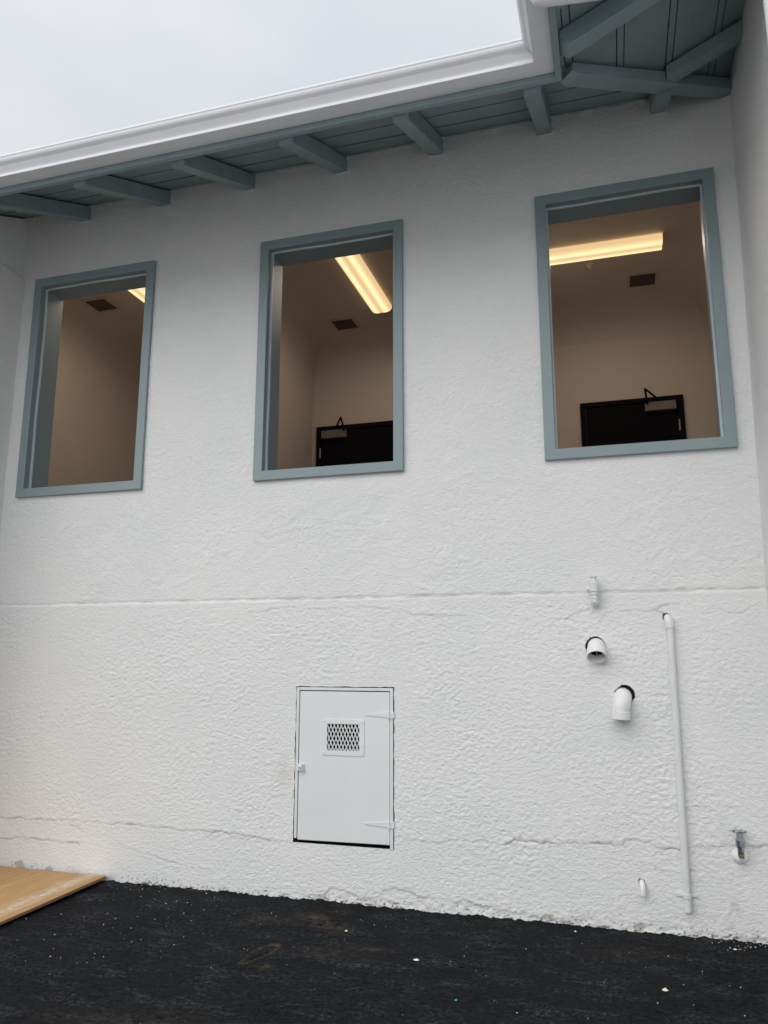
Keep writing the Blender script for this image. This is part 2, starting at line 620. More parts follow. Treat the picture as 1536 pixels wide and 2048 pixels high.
# ------------------------------------------------------------------ layout numbers (metres)
WX = [(-4.612, -3.436), (-2.487, -1.338), (-0.371, 0.800)]     # outer edges of the window trims
WZ = (2.829, 4.749)
TR = 0.072                                                     # trim width
HX, HZ = (-2.113, -1.412), (0.348, 1.358)                      # access door opening
XR = 0.95                                                      # right wing wall at eave height
SLOPE = 0.475
DECK0 = 5.385                                                  # deck underside over the wall face
PIPES = [(-0.111, 1.622, 0.0605), (0.047, 1.329, 0.061), (0.3195, 1.794, 0.0255), (0.084, 0.268, 0.019)]

building = thing('stucco_building', 'white stucco building with teal window frames, exposed eave rafters and a white gutter', 'building', (-1.9, 0.0, 0.0))
B0 = (-1.9, 0.0, 0.0)


def bpart(mb, name, mat, parent=None, **kw):
    return mb.build(name, mat, parent or building, origin=B0, **kw)

# ------------------------------------------------------------------ ground
def asphalt_ground():
    xs = np.concatenate([[-90, -40, -18, -10, -7], np.arange(-5.2, 1.4, 0.012), [2, 4, 8, 16, 40, 90]])
    ys = np.concatenate([[-90, -40, -18, -9, -6, -4.5, -3.4], np.arange(-2.7, 0.06, 0.012), [0.5, 3, 8, 16, 40, 90]])
    X, Y = np.meshgrid(xs, ys)
    near = sstep(-5.6, -5.0, X) * (1 - sstep(1.2, 1.5, X)) * sstep(-3.0, -2.5, Y)
    fine = fbm(X * 24, Y * 24, 3, 0.7) * 0.0028 * np.clip(0.7 + fbm(X * 2 + 8, Y * 3, 3), 0.15, 1.6)
    lump = np.maximum(0, perlin(X * 9 + 3, Y * 9)) * 0.003 + fbm(X * 1.1, Y * 1.1, 2) * 0.004
    # hand-raked edge heaped up a little against the wall
    edge = np.exp(-np.clip(-Y, 0, 9) / 0.02) * (0.004 + 0.010 * np.clip(fbm(X * 16, Y * 0 + 4.2, 4, 0.7), -0.6, 2) + 0.010 * np.clip(perlin(X * 40, Y * 30), 0, 1))
    Z = near * (fine + lump + edge) - 0.002
    # boot print ring and rubbed brown patches
    g = np.zeros_like(X)
    rx, ry = X + 1.905, Y + 0.925
    ca, sa = math.cos(1.35), math.sin(1.35)
    a, b_ = rx * ca + ry * sa, -rx * sa + ry * ca
    rr = np.hypot(a / 0.150, b_ / (0.044 + 0.012 * a / 0.15))
    ring = np.exp(-((rr - 1) / 0.13) ** 2) * np.clip(0.55 + 0.6 * perlin(X * 30, Y * 30), 0, 1)
    g += 0.75 * ring
    Z = Z - near * 0.004 * np.exp(-((rr - 0.8) / 0.3) ** 2)
    for (px, py, sx_, sy_, am) in [(-1.84, -0.30, 0.09, 0.05, .7), (-1.70, -0.43, 0.10, 0.06, .5), (-2.05, -0.42, 0.16, 0.06, .35), (-1.37, -0.70, 0.10, 0.03, .5),
                                   (-1.55, -0.80, 0.16, 0.05, .25), (0.02, -0.36, 0.20, 0.06, .22), (-1.80, -1.08, 0.05, 0.03, .6), (-1.95, -1.85, 0.4, 0.12, .28), (-0.2, -1.5, 0.5, .15, .12)]:
        g += am * np.exp(-((X - px) / sx_) ** 2 - ((Y - py) / sy_) ** 2) * np.clip(0.5 + 0.9 * fbm(X * 22, Y * 34, 3, 0.7), 0, 1)
    g = np.clip(g * 0.62, 0, 1)
    nx, ny = len(xs), len(ys)
    ob = grid_object('asphalt_ground', np.stack([X, Y, Z], -1), None, 'asphalt', np.stack([g * 0, g, g * 0], -1), None)
    ob['kind'] = 'structure'
    return ob


def grid_object(name, P, keep, mat, wear, parent, flip=False):
    ny, nx = P.shape[:2]
    idx = np.arange(nx * ny).reshape(ny, nx)
    q = np.stack([idx[:-1, :-1], idx[:-1, 1:], idx[1:, 1:], idx[1:, :-1]], -1)
    if flip:
        q = q[..., ::-1]
    q = q.reshape(-1, 4) if keep is None else q[keep]
    me = bpy.data.meshes.new(name)
    v = P.reshape(-1, 3) - (np.array(B0) if parent is not None else 0)
    me.vertices.add(len(v))
    me.vertices.foreach_set('co', v.astype(np.float32).ravel())
    me.loops.add(q.size)
    me.loops.foreach_set('vertex_index', q.astype(np.int32).ravel())
    me.polygons.add(len(q))
    me.polygons.foreach_set('loop_start', np.arange(0, q.size, 4, dtype=np.int32))
    me.polygons.foreach_set('use_smooth', np.ones(len(q), dtype=bool))
    me.update(calc_edges=True)
    me.validate()
    ca = me.color_attributes.new('wear', 'FLOAT_COLOR', 'POINT')
    c = np.ones((len(v), 4), np.float32)
    c[:, :3] = wear.reshape(-1, 3)
    ca.data.foreach_set('color', c.ravel())
    me.materials.append(M[mat])
    ob = bpy.data.objects.new(name, me)
    COL.objects.link(ob)
    if parent is not None:
        ob.parent = parent
    return ob


asphalt_ground()
bounce_yard = MB()  # unseen pale slab, added to bounce light up under the eaves
bounce_yard.box(-90, 90, -90, -6.2, -0.30, 0.006)
bounce_yard.build('added_bounce_yard', 'bounce_concrete')['kind'] = 'structure'

# ------------------------------------------------------------------ stucco walls
def stucco_height(X, Z, rough):
    wx = X + 0.035 * fbm(X * 6 + 5, Z * 6, 3)
    wz = Z + 0.035 * fbm(X * 6 - 11, Z * 6 + 31, 3)
    r1 = 1 - np.abs(perlin(wx * 9, wz * 14)) * 1.9
    r2 = 1 - np.abs(perlin(wx * 27 + 9, wz * 34 + 2)) * 1.9
    fine = fbm(X * 44, Z * 48, 2, 0.6)
    patch = 0.75 + 0.75 * np.clip(fbm(X * 1.6 + 3, Z * 1.6, 3), -0.7, 0.9)
    h = (0.0012 * np.clip(r1, -0.3, 1) + 0.0016 * np.clip(r2, -0.3, 1) + 0.0034 * fine) * rough * patch
    return h + 0.006 * fbm(X * 0.55, Z * 0.7, 3)


def main_wall():
    def snap(a, vals):
        a = a.copy()
        for v in vals:
            a[np.argmin(np.abs(a - v))] = v
        return a
    wx = [v for (a, b) in WX for v in (a + TR - 0.03, b - TR + 0.03)]
    wz = [WZ[0] + TR - 0.03, WZ[1] - TR + 0.03]
    xs = snap(np.arange(-4.86, 1.02, 0.0085), wx + list(HX))
    zs = snap(np.concatenate([np.arange(-0.06, 2.05, 0.0075), np.arange(2.05, 5.43, 0.011)]), wz + list(HZ))
    X, Z = np.meshgrid(xs, zs)
    # round pipe holes: pull nearby grid vertices on to the circle
    for (px, pz, pr) in PIPES:
        d = np.hypot(X - px, Z - pz)
        m = np.abs(d - pr) < 0.0062
        k = np.where(m, pr / np.maximum(d, 1e-6), 1.0)
        X, Z = px + (X - px) * k, pz + (Z - pz) * k
    low = 1 - sstep(1.945, 1.955, Z)
    # smoother hand-troweled areas
    smooth = np.clip(sstep(0.30, 0.22, Z + 0.05 * fbm(X * 2, Z * 2, 2)) * (1 - sstep(-3.2, -2.2, X)), 0, 1)
    hd = np.maximum(np.maximum(HX[0] - X, X - HX[1]), np.maximum(HZ[0] - Z, Z - HZ[1]))
    wid = np.where(X < HX[0], 0.13, np.where(X > HX[1], 0.05, 0.05)) * (1 + 0.6 * fbm(X * 5, Z * 5, 2))
    wid = np.where(Z < HZ[0], 0.11, wid)
    # ragged plaster lip round the steel frame
    lip = np.exp(-(hd / 0.014) ** 2)
    rg = 0.0038 * fbm(X * 13 + 2, Z * 13, 3, 0.65) * lip
    X = X + np.where((X < HX[0] + .03) | (X > HX[1] - .03), rg, 0)
    Z = Z + np.where((Z > HZ[1] - .03), 0.8 * rg, 0)
    smooth = np.maximum(smooth, 1 - sstep(wid * 0.5, wid, hd))
    smooth = np.maximum(smooth, sstep(0.45, 0.7, fbm(X * 1.9 + 40, Z * 2.2, 3) + 0.2 * (Z < 0.3)) * 0.7)
    smooth = np.maximum(smooth, 0.55 * (1 - sstep(0.22, 0.42, Z + 0.08 * fbm(X * 1.7 + 7, Z * 2, 2))))
    rough = np.where(Z > 1.955, 0.78, 1.0) * (1 - 0.8 * smooth)
    band = np.exp(-((Z - 1.955) / 0.10) ** 2)
    rough = rough * (1 - 0.45 * band)
    rough = rough * (1 - 0.25 * sstep(3.4, 4.6, Z))
    h = stucco_height(X, Z, rough * 1.0)
    # broader trowel marks on the upper coat
    tw = fbm(X * 2.2 + 60, Z * 3.0 + 8, 3)
    h = h + (1 - low) * 0.0035 * np.clip(1 - np.abs(perlin(X * 5 + 2 * tw, Z * 8 + 2 * tw)) * 2.2, -0.2, 1) * np.clip(0.35 + tw, 0, 1)
    # plaster squeezed up against the eave boards and the rafter feet
    rag = np.clip(0.45 + 1.1 * fbm(X * 19, Z * 25, 3, 0.7), 0, 1.6)
    h = h + 0.011 * np.exp(-((Z - 5.362) / 0.014) ** 2) * rag
    for rc in (-4.164, -3.387, -2.613, -1.835, -1.074, -0.284, 0.486):
        sel = np.abs(X - rc) < 0.15
        dd = np.maximum(np.abs(X - rc) - 0.05, np.maximum(5.250 - Z, 0)) 
        h = h + np.where(sel & (Z > 5.15), 0.009 * np.exp(-(np.clip(dd, 0, 1) / 0.014) ** 2) * rag, 0)
    # the lower coat stands a little prouder, with a dusty unpainted screed groove on top
    h = h + 0.006 * low
    zj = 1.957 + 0.006 * fbm(X * 1.6, X * 0 + 1.5, 4, 0.6)
    jw = 0.0115 * np.clip(1 + 0.6 * perlin(X * 6, X * 0 + 7.7), 0.5, 1.6)
    dj = np.abs(Z - zj)
    jm = 1 - sstep(jw * 0.55, jw * 1.05, dj)
    h = h - 0.0045 * jm
    tan_ = jm * np.clip(0.36 + 0.45 * fbm(X * 7, Z * 30, 3, 0.7) - 0.30 * (1 - sstep(-3.6, -1.8, X)), 0, 0.6)
    crk = np.zeros_like(X)
    wob = 0.010 * fbm(X * 9, Z * 9, 3, 0.7)
    wob2 = 0.010 * fbm(X * 9 + 50, Z * 9 + 50, 3, 0.7)
    cracks = [
        ([(-4.7, .37), (-4.501, .367), (-4.229, .375), (-4.095, .372), (-3.921, .389), (-3.834, .38), (-3.621, .382), (-3.371, .386), (-3.086, .38), (-2.888, .368), (-2.657, .382), (-2.43, .364), (-2.12, .334)], 0.0055, .65),
        ([(-4.7, .22), (-4.483, .216), (-4.304, .241), (-4.081, .234), (-3.95, .232), (-3.778, .233)], 0.0060, .65),
        ([(-3.874, .35), (-3.763, .316), (-3.572, .3), (-3.359, .22), (-3.034, .163), (-2.721, .121)], 0.0045, .30),
        ([(-0.707, .419), (-0.644, .458), (-0.494, .447), (-0.375, .452), (-0.141, .467), (-0.013, .461), (0.008, .493), (0.045, .501), (0.115, .489), (0.196, .459), (0.305, .463), (0.374, .476), (0.601, .499), (0.773, .51), (0.95, .51)], 0.0062, .85),
        ([(-1.41, .42), (-1.2, .40), (-0.95, .43), (-0.707, .419)], 0.0045, .2),
        ([(-1.584, 1.888), (-1.372, 1.861), (-1.233, 1.825), (-0.928, 1.824)], 0.0046, .32),
        ([(-2.5, 1.86), (-2.2, 1.90), (-1.95, 1.88), (-1.584, 1.888)], 0.0045, .25),
        ([(-0.288, 1.786), (-0.224, 1.832), (-0.132, 1.846)], 0.0045, .35),
        ([(0.048, 1.834), (0.255, 1.843), (0.285, 1.864), (0.401, 1.874)], 0.0050, .5),
        ([(0.285, 1.864), (0.25, 1.84), (0.31, 1.82)], 0.0050, .45),
        ([(0.624, 1.84), (0.731, 1.802), (0.846, 1.874)], 0.0045, .35),
        ([(0.16, .36), (0.165, .34), (0.205, .345)], 0.0045, .6),
        ([(0.545, .12), (0.57, .17), (0.56, .20)], 0.0060, .4),
    ]
    for pts, w, dk in cracks:
        zlo, zhi = min(q[1] for q in pts) - .08, max(q[1] for q in pts) + .08
        rows = np.where((zs > zlo) & (zs < zhi))[0]
        sl = slice(rows[0], rows[-1] + 1)
        d = seg_dist(X[sl] + wob[sl], Z[sl] + wob2[sl], pts)
        gap = np.clip(0.75 + 1.0 * fbm(X[sl] * 3.2 + 9, Z[sl] * 3.2, 3), 0.42, 1)
        c = np.exp(-(d / (w * .82)) ** 2) * gap
        crk[sl] = np.maximum(crk[sl], np.minimum(c * dk * 1.35, .95))
        h[sl] -= 0.0035 * c
        h[sl] += 0.0012 * np.exp(-((d - 0.016) / 0.010) ** 2) * gap * (Z[sl] > zlo + .08)
    # spalled scallops along the foot of the wall
    sc_x = [-2.4, -2.15, -1.9, -1.832, -1.711, -1.627, -1.526, -1.411, -1.296, -1.12, -0.962, -0.747, -0.5, -0.2, 0.1, 0.3, 0.5, 0.6, 0.75, 1.0]
    sc_z = [0.0, 0.018, 0.036, 0.087, 0.067, 0.029, 0.067, 0.125, 0.100, 0.062, 0.078, 0.05, 0.02, 0.01, 0.0, 0.0, 0.01, 0.02, 0.01, 0.0]
    zc = np.interp(X, sc_x, sc_z) + 0.010 * fbm(X * 14, X * 0 + 2.2, 3, 0.6)
    rec = 1 - sstep(zc - 0.006, zc + 0.002, Z)
    h = h - 0.006 * rec * (zc > 0.01) * np.clip(.6 + fbm(X * 5, X * 0 + 9, 2), .1, 1)
    foot = np.exp(-(np.clip(Z, 0, 9) / 0.10) ** 2) * sstep(-2.5, -1.9, X)
    h = h + foot * (0.0035 * (1 - 2 * np.abs(fbm(X * 8, Z * 15, 3, 0.6))) - 0.002)
    crk = np.maximum(crk, 0.30 * np.clip(.4 + 1.2 * fbm(X * 6, X * 0 + 3, 3), 0, 1) * np.exp(-((Z - zc) / 0.006) ** 2) * (zc > 0.02))
    # grit, tar spatter and bare patches near the ground
    base = np.exp(-np.clip(Z, 0, 9) / 0.035)
    spk = sstep(0.56, 0.74, perlin(X * 55, Z * 80) * 0.9 + 0.58 * base * (0.7 + perlin(X * 3, Z * 0)))
    blk = spk * sstep(0.14, 0.02, Z + 0.03 * perlin(X * 5, Z * 5))
    blk = np.clip(blk, 0, .95) * 0.9
    tan2 = sstep(0.5, 0.75, fbm(X * 7 + 4, Z * 12, 3, 0.6) + 0.4 * base) * base * 0.55
    for (bx, bz, br) in [(0.062, 0.022, 0.030), (-4.28, 0.05, 0.035), (-4.02, 0.03, 0.03), (-0.46, 0.035, .022)]:
        d = np.hypot((X - bx) / 1.4, Z - bz) + 0.012 * fbm(X * 20, Z * 20, 2)
        tan2 = np.maximum(tan2, 0.75 * (1 - sstep(br * .7, br, d)))
    scf = np.exp(-((X - 0.575) / 0.035) ** 2 - ((Z - 0.12 - (X - .575) * 1.2) / 0.09) ** 2) * np.clip(.3 + fbm(X * 20, Z * 10, 2), 0, 1)
    tan2 = np.maximum(tan2, scf * .45)
    # smooth cream patch left of the access door
    tan3 = np.exp(-((X + 2.19) / 0.07) ** 2 - ((Z - 0.78) / 0.09) ** 2) * 0.22
    tan_ = np.clip(np.maximum.reduce([tan_, tan2, tan3]), 0, 1)
    # plaster feathered to the frame at the openings
    P = np.stack([X, -h, Z], -1)
    xc = (X[:-1, :-1] + X[1:, 1:]) / 2
    zc_ = (Z[:-1, :-1] + Z[1:, 1:]) / 2
    gx, gz = np.meshgrid((xs[:-1] + xs[1:]) / 2, (zs[:-1] + zs[1:]) / 2)
    keep = np.ones(xc.shape, bool)
    for a, b in WX:
        keep &= ~((xc > a + TR - 0.03) & (xc < b - TR + 0.03) & (zc_ > wz[0]) & (zc_ < wz[1]))
    keep &= ~((gx > HX[0]) & (gx < HX[1]) & (gz > HZ[0]) & (gz < HZ[1]))
    for (px, pz, pr) in PIPES:
        keep &= np.hypot(xc - px, zc_ - pz) > pr * 0.99
    return grid_object('wall', P, keep, 'stucco', np.stack([crk, tan_, blk], -1), building)


main_wall()


def side_wall(xf, y0, ymax, ztop, facing, ledge=False, dz=0.0):
    """stucco wall running towards the street (along y); xf(z) gives its face"""
    ys = np.arange(y0, ymax, 0.013)
    zs = np.arange(-0.06, 5.47, 0.013)
    Y, Z = np.meshgrid(ys, zs)
    top = ztop(Y)
    Z = np.minimum(Z, top)
    h = stucco_height(Y * 1.0 + 20, Z, 0.8) + 0.004
    X = xf(Z) + facing * h
    if ledge:
        zl = 4.80 + 0.01 * perlin(Y * 3, Y * 0)
        X = X + facing * 0.030 * (1 - sstep(-0.006, 0.010, Z - zl))
    jm = 1 - sstep(0.006, 0.013, np.abs(Z - 1.957))
    z0 = np.zeros_like(X)
    return grid_object('wall', np.stack([X, Y, Z], -1), None, 'stucco', np.stack([z0, jm * .4, z0], -1), building, flip=(facing > 0))


# right wing face (leans very slightly) and left wing return
side_wall(lambda z: 0.954 - 0.0194 * (5.28 - z), -3.4, 0.02, lambda y: y * 0 + 5.40, -1)
side_wall(lambda z: z * 0 - 4.785, -1.02, 0.02, lambda y: DECK0 - 0.022 + SLOPE * np.minimum(y, 0.0), 1, ledge=True)
for bx in ((1.10, 1.30, -3.4, -0.02, -0.05, 5.4), (-7.2, -4.83, 0.0, 0.12, -0.05, 5.38)):
    bpart(MB().box(*bx), 'wall', 'stucco')
b = MB()
b.add([(-5.1, -1.0, -.05), (-4.80, -1.0, -.05), (-4.80, -0.01, -.05), (-5.1, -0.01, -.05),
       (-5.1, -1.0, 4.87), (-4.80, -1.0, 4.87), (-4.80, -0.01, 5.34), (-5.1, -0.01, 5.34)],
      [(0, 3, 2, 1), (4, 5, 6, 7), (0, 1, 5, 4), (1, 2, 6, 5), (2, 3, 7, 6), (3, 0, 4, 7)])
bpart(b, 'wall', 'stucco')

# ------------------------------------------------------------------ windows: lining, trim, bead
def window(a, bb):
    z0, z1 = WZ
    xi0, xi1, zi0, zi1 = a + TR, bb - TR, z0 + TR, z1 - TR
    g = 0.008                       # lining set back behind the trim edge
    w = MB()
    o = 0.03
    w.box(xi0 - o, xi0 - g, 0.0, 0.255, zi0 - o, zi1 + o)
    w.box(xi1 + g, xi1 + o, 0.0, 0.255, zi0 - o, zi1 + o)
    w.box(xi0 - g, xi1 + g, 0.0, 0.255, zi1 + g, zi1 + o)
    w.box(xi0 - g, xi1 + g, 0.0, 0.255, zi0 - o, zi0 - 0.004)
    win = bpart(w, 'window', 'teal')
    # flat casing, mitred, 28 mm proud
    t = MB()
    yf, yb = -0.030, -0.001
    outer = [(a, z0), (bb, z0), (bb, z1), (a, z1)]
    inner = [(xi0, zi0), (xi1, zi0), (xi1, zi1), (xi0, zi1)]
    vs = [(x, yf, z) for x, z in outer] + [(x, yf, z) for x, z in inner] + [(x, yb, z) for x, z in outer] + [(x, yb, z) for x, z in inner]
    fs = []
    for i in range(4):
        j = (i + 1) % 4
        fs += [(i, j, 4 + j, 4 + i), (8 + i, 12 + i, 12 + j, 8 + j), (i, 8 + i, 8 + j, j), (4 + i, 4 + j, 12 + j, 12 + i)]
    t.add(vs, fs)
    t.build('trim', 'teal', win, origin=B0, bevel=0.004)

    # slightly wavy glazing bead on the sides and head
    def wav(k, s):
        return 0.004 * math.sin(k * 2.3 + s) + 0.002 * math.sin(k * 5.1 + 2 * s)
    for side in ('l', 'r', 't'):
        m = MB()
        rings = []
        n = 14
        for i in range(n + 1):
            u_ = i / n
            if side == 't':
                x = xi0 - g + (xi1 - xi0 + 2 * g) * u_
                q = wav(u_ * 3, a)
                rings.append([(x, 0.036 + q, zi1 + g), (x, 0.036 + q, zi1 - 0.006), (x, 0.050 + q, zi1 - 0.006), (x, 0.050 + q, zi1 + g)])
            else:
                z = zi0 - 0.004 + (zi1 - zi0 + 0.004) * u_
                q = wav(u_ * 4, a + (1 if side == 'r' else 0))
                x, s = (xi0 - g, 1) if side == 'l' else (xi1 + g, -1)
                rings.append([(x, 0.036 + q, z), (x + s * 0.019, 0.034 + q, z), (x + s * 0.019, 0.050 + q, z), (x, 0.050 + q, z)])
        m.loft(rings)
        m.build('bead', 'bead', win, origin=B0, bevel=0.0015)
    return win


for wi, (a, c) in enumerate(WX):
    wo = window(a, c)

# ------------------------------------------------------------------ access door in the lower wall
def access_door():
    x0, x1, z0, z1 = HX[0] + 0.0065, HX[1] - 0.0065, HZ[0] + 0.006, HZ[1] - 0.0065
    f = MB()                                                   # steel angle frame
    f.box(x0, x0 + 0.020, -0.012, 0.05, z0 + 0.02, z1)
    f.box(x1 - 0.022, x1, -0.012, 0.05, z0 - 0.012, z1)
    f.box(x0 + 0.020, x1 - 0.022, -0.010, 0.05, z1 - 0.020, z1)
    d = MB()                                                   # sheet panel; its foot drops towards the hinge side
    pl, pr, pt = x0 + 0.024, x1 - 0.026, z1 - 0.026
    pbl, pbr = z0 + 0.010, z0 + 0.016
    gx0, gx1, gz0, gz1 = -1.885, -1.648, 0.938, 1.118          # grille opening

    def ring(y):
        return [(pl, y, pbl), (pr, y, pbr), (pr, y, pt), (pl, y, pt)], [(gx0, y, gz0), (gx1, y, gz0), (gx1, y, gz1), (gx0, y, gz1)]
    of, inf = ring(-0.006)
    ob_, inb = ring(0.030)
    vs = of + inf + ob_ + inb
    fs = []
    for i in range(4):
        j = (i + 1) % 4
        fs += [(i, j, 4 + j, 4 + i), (8 + i, 12 + i, 12 + j, 8 + j), (i, 8 + i, 8 + j, j), (4 + i, 4 + j, 12 + j, 12 + i)]
    d.add(vs, fs)
    door = bpart(d, 'access_door', 'hatch', bevel=0.003)
    door['label'] = 'white painted steel access door with a diamond mesh vent'
    f.build('frame', 'hatch_frame', door, origin=B0, bevel=0.003)
    # vent plate
    p = MB()
    ax0, ax1, az0, az1 = -1.914, -1.619, 0.911, 1.143
    for (u0, u1, w0, w1) in [(ax0, gx0 + .004, az0, az1), (gx1 - .004, ax1, az0, az1), (gx0 + .004, gx1 - .004, az0, gz0 + .004), (gx0 + .004, gx1 - .004, gz1 - .004, az1)]:
        p.box(u0, u1, -0.011, -0.0065, w0, w1)
    p.build('vent_plate', 'hatch', door, origin=B0)
    for sx in (ax0 + 0.014, ax1 - 0.014):
        for sz in (az0 + 0.014, az1 - 0.014):
            s = MB()
            s.tube([(sx, -0.010, sz), (sx, -0.0145, sz), (sx, -0.0155, sz)], [0.005, 0.005, 0.003], 10)
            s.build('screw', 'hatch_frame', door, origin=B0)
    # expanded metal: zig-zag strands
    g = MB()
    nx_, nz_ = 9.6, 6.0
    cw, ch = (gx1 - gx0) / nx_, (gz1 - gz0) / nz_
    y0, y1 = -0.004, 0.000
    for k in range(-7, 18):
        for s in (1, -1):
            pts = []
            # straight strands crossing as diamonds
            xa = gx0 + (k + .2) * cw
            n = 26
            for i in range(n + 1):
                z = gz0 + (gz1 - gz0) * i / n
                x = xa + s * (i / n) * 3.25 * cw
                pts.append((x, z))
            seg = [(x, z) for x, z in pts if gx0 - 0.003 <= x <= gx1 + 0.003]
            if len(seg) < 2:
                if s == -1 and False:
                    pass
                continue
            hw = 0.0034
            rings = [[(x - hw, y0 + 0.003 * s, z), (x + hw, y0 + 0.003 * s, z), (x + hw, y1 + 0.003 * s, z), (x - hw, y1 + 0.003 * s, z)] for x, z in seg]
            g.loft(rings)
    for k in range(10, 18):
        pts = []
    g.build('mesh_grille', 'hatch', door, origin=B0)
    # strap hinges
    for hz in (1.184, 0.500):
        hm = MB()
        kx = x1 - 0.026
        hm.add([(kx - 0.168, -0.0105, hz - 0.012), (kx - 0.004, -0.0105, hz - 0.024), (kx - 0.004, -0.0105, hz + 0.014), (kx - 0.168, -0.0105, hz - 0.004),
                (kx - 0.168, -0.0065, hz - 0.012), (kx - 0.004, -0.0065, hz - 0.024), (kx - 0.004, -0.0065, hz + 0.014), (kx - 0.168, -0.0065, hz - 0.004)],
               [(0, 1, 2, 3), (7, 6, 5, 4), (0, 4, 5, 1), (1, 5, 6, 2), (2, 6, 7, 3), (3, 7, 4, 0)])
        hm.tube([(kx, -0.017, hz - 0.026), (kx, -0.017, hz + 0.016)], 0.0075, 12)
        hm.box(kx + 0.004, kx + 0.034, -0.0175, -0.013, hz - 0.026, hz + 0.016)
        hm.build('hinge', 'hatch_frame', door, origin=B0, bevel=0.001)
    # hasp latch
    lt = MB()
    lx, lz = x0 + 0.014, 0.832
    lt.box(lx, lx + 0.050, -0.016, -0.0125, lz - 0.018, lz + 0.018)
    lt.box(lx + 0.012, lx + 0.040, -0.034, -0.016, lz - 0.004, lz + 0.004)
    lt.box(lx + 0.034, lx + 0.042, -0.030, -0.016, lz - 0.012, lz + 0.014)
    lt.box(lx + 0.004, lx + 0.054, -0.028, -0.016, lz - 0.026, lz - 0.020)
    lt.build('latch', 'hatch_frame', door, origin=B0, bevel=0.001)
    # near-black sheet painting in the shade of the crawl space behind
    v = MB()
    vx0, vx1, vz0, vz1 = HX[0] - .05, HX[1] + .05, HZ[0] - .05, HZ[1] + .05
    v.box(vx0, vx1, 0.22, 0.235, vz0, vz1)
    bpart(v, 'crawl_space_shade', 'shade_fill')


access_door()

# ------------------------------------------------------------------ rooms behind the windows
FLOOR, CEIL, BACK = 2.0, 5.2, 3.0
rooms = [(-5.47, -3.37), (-3.25, -0.75), (-0.63, 1.108)]
inner = MB()
xs_cut = [-7.2]
for a, c in WX:
    xs_cut += [a + TR - 0.03, c - TR + 0.03]
xs_cut += [1.3]
for i in range(0, len(xs_cut), 2):
    inner.box(xs_cut[i], xs_cut[i + 1], 0.235, 0.252, -0.05, 5.40)
for a, c in WX:
    inner.box(a + TR - 0.03, c - TR + 0.03, 0.235, 0.252, -0.05, WZ[0] + TR - 0.03)
    inner.box(a + TR - 0.03, c - TR + 0.03, 0.235, 0.252, WZ[1] - TR + 0.03, 5.40)
bpart(inner, 'interior_wall', 'cream')
rw = MB()
rw.box(-7.2, 1.5, BACK, BACK + 0.1, FLOOR - .1, CEIL + .1)
rw.box(-5.6, rooms[0][0], 0.252, BACK, FLOOR, CEIL)
rw.box(rooms[0][1], rooms[1][0], 0.252, BACK, FLOOR, CEIL)
rw.box(rooms[1][1], rooms[2][0], 0.252, BACK, FLOOR, CEIL)
rw.box(rooms[2][1], 1.5, 0.252, BACK, FLOOR, CEIL)
bpart(rw, 'interior_wall', 'cream')
c_ = MB()
c_.box(-5.6, 1.5, 0.252, BACK, CEIL, CEIL + 0.1)
bpart(c_, 'ceiling', 'ceiling')
c_ = MB()
c_.box(-5.6, 1.5, 0.252, BACK, FLOOR - .1, FLOOR)
bpart(c_, 'floor', 'room_floor')


# coved plaster where walls meet the ceiling
CR = 0.34
arc = [(math.cos(k * math.pi / 20), math.sin(k * math.pi / 20)) for k in range(11)]
for ra, rb2 in rooms:
    cv = [(BACK - CR + CR * c0, CEIL - CR + CR * s0) for c0, s0 in arc] + [(BACK + .002, CEIL + .002)]
    m = MB()
    m.loft([[(ra, y, z) for y, z in cv], [(rb2, y, z) for y, z in cv]])
    bpart(m, 'cove', 'ceiling', smooth=True)
    for xw, sg in ((ra, 1), (rb2, -1)):
        cv = [(xw + sg * (CR - CR * c0), CEIL - CR + CR * s0) for c0, s0 in arc] + [(xw - sg * .002, CEIL + .002)]
        m = MB()
        m.loft([[(x, 0.26, z) for x, z in cv], [(x, BACK, z) for x, z in cv]])
        bpart(m, 'cove', 'ceiling', smooth=True)


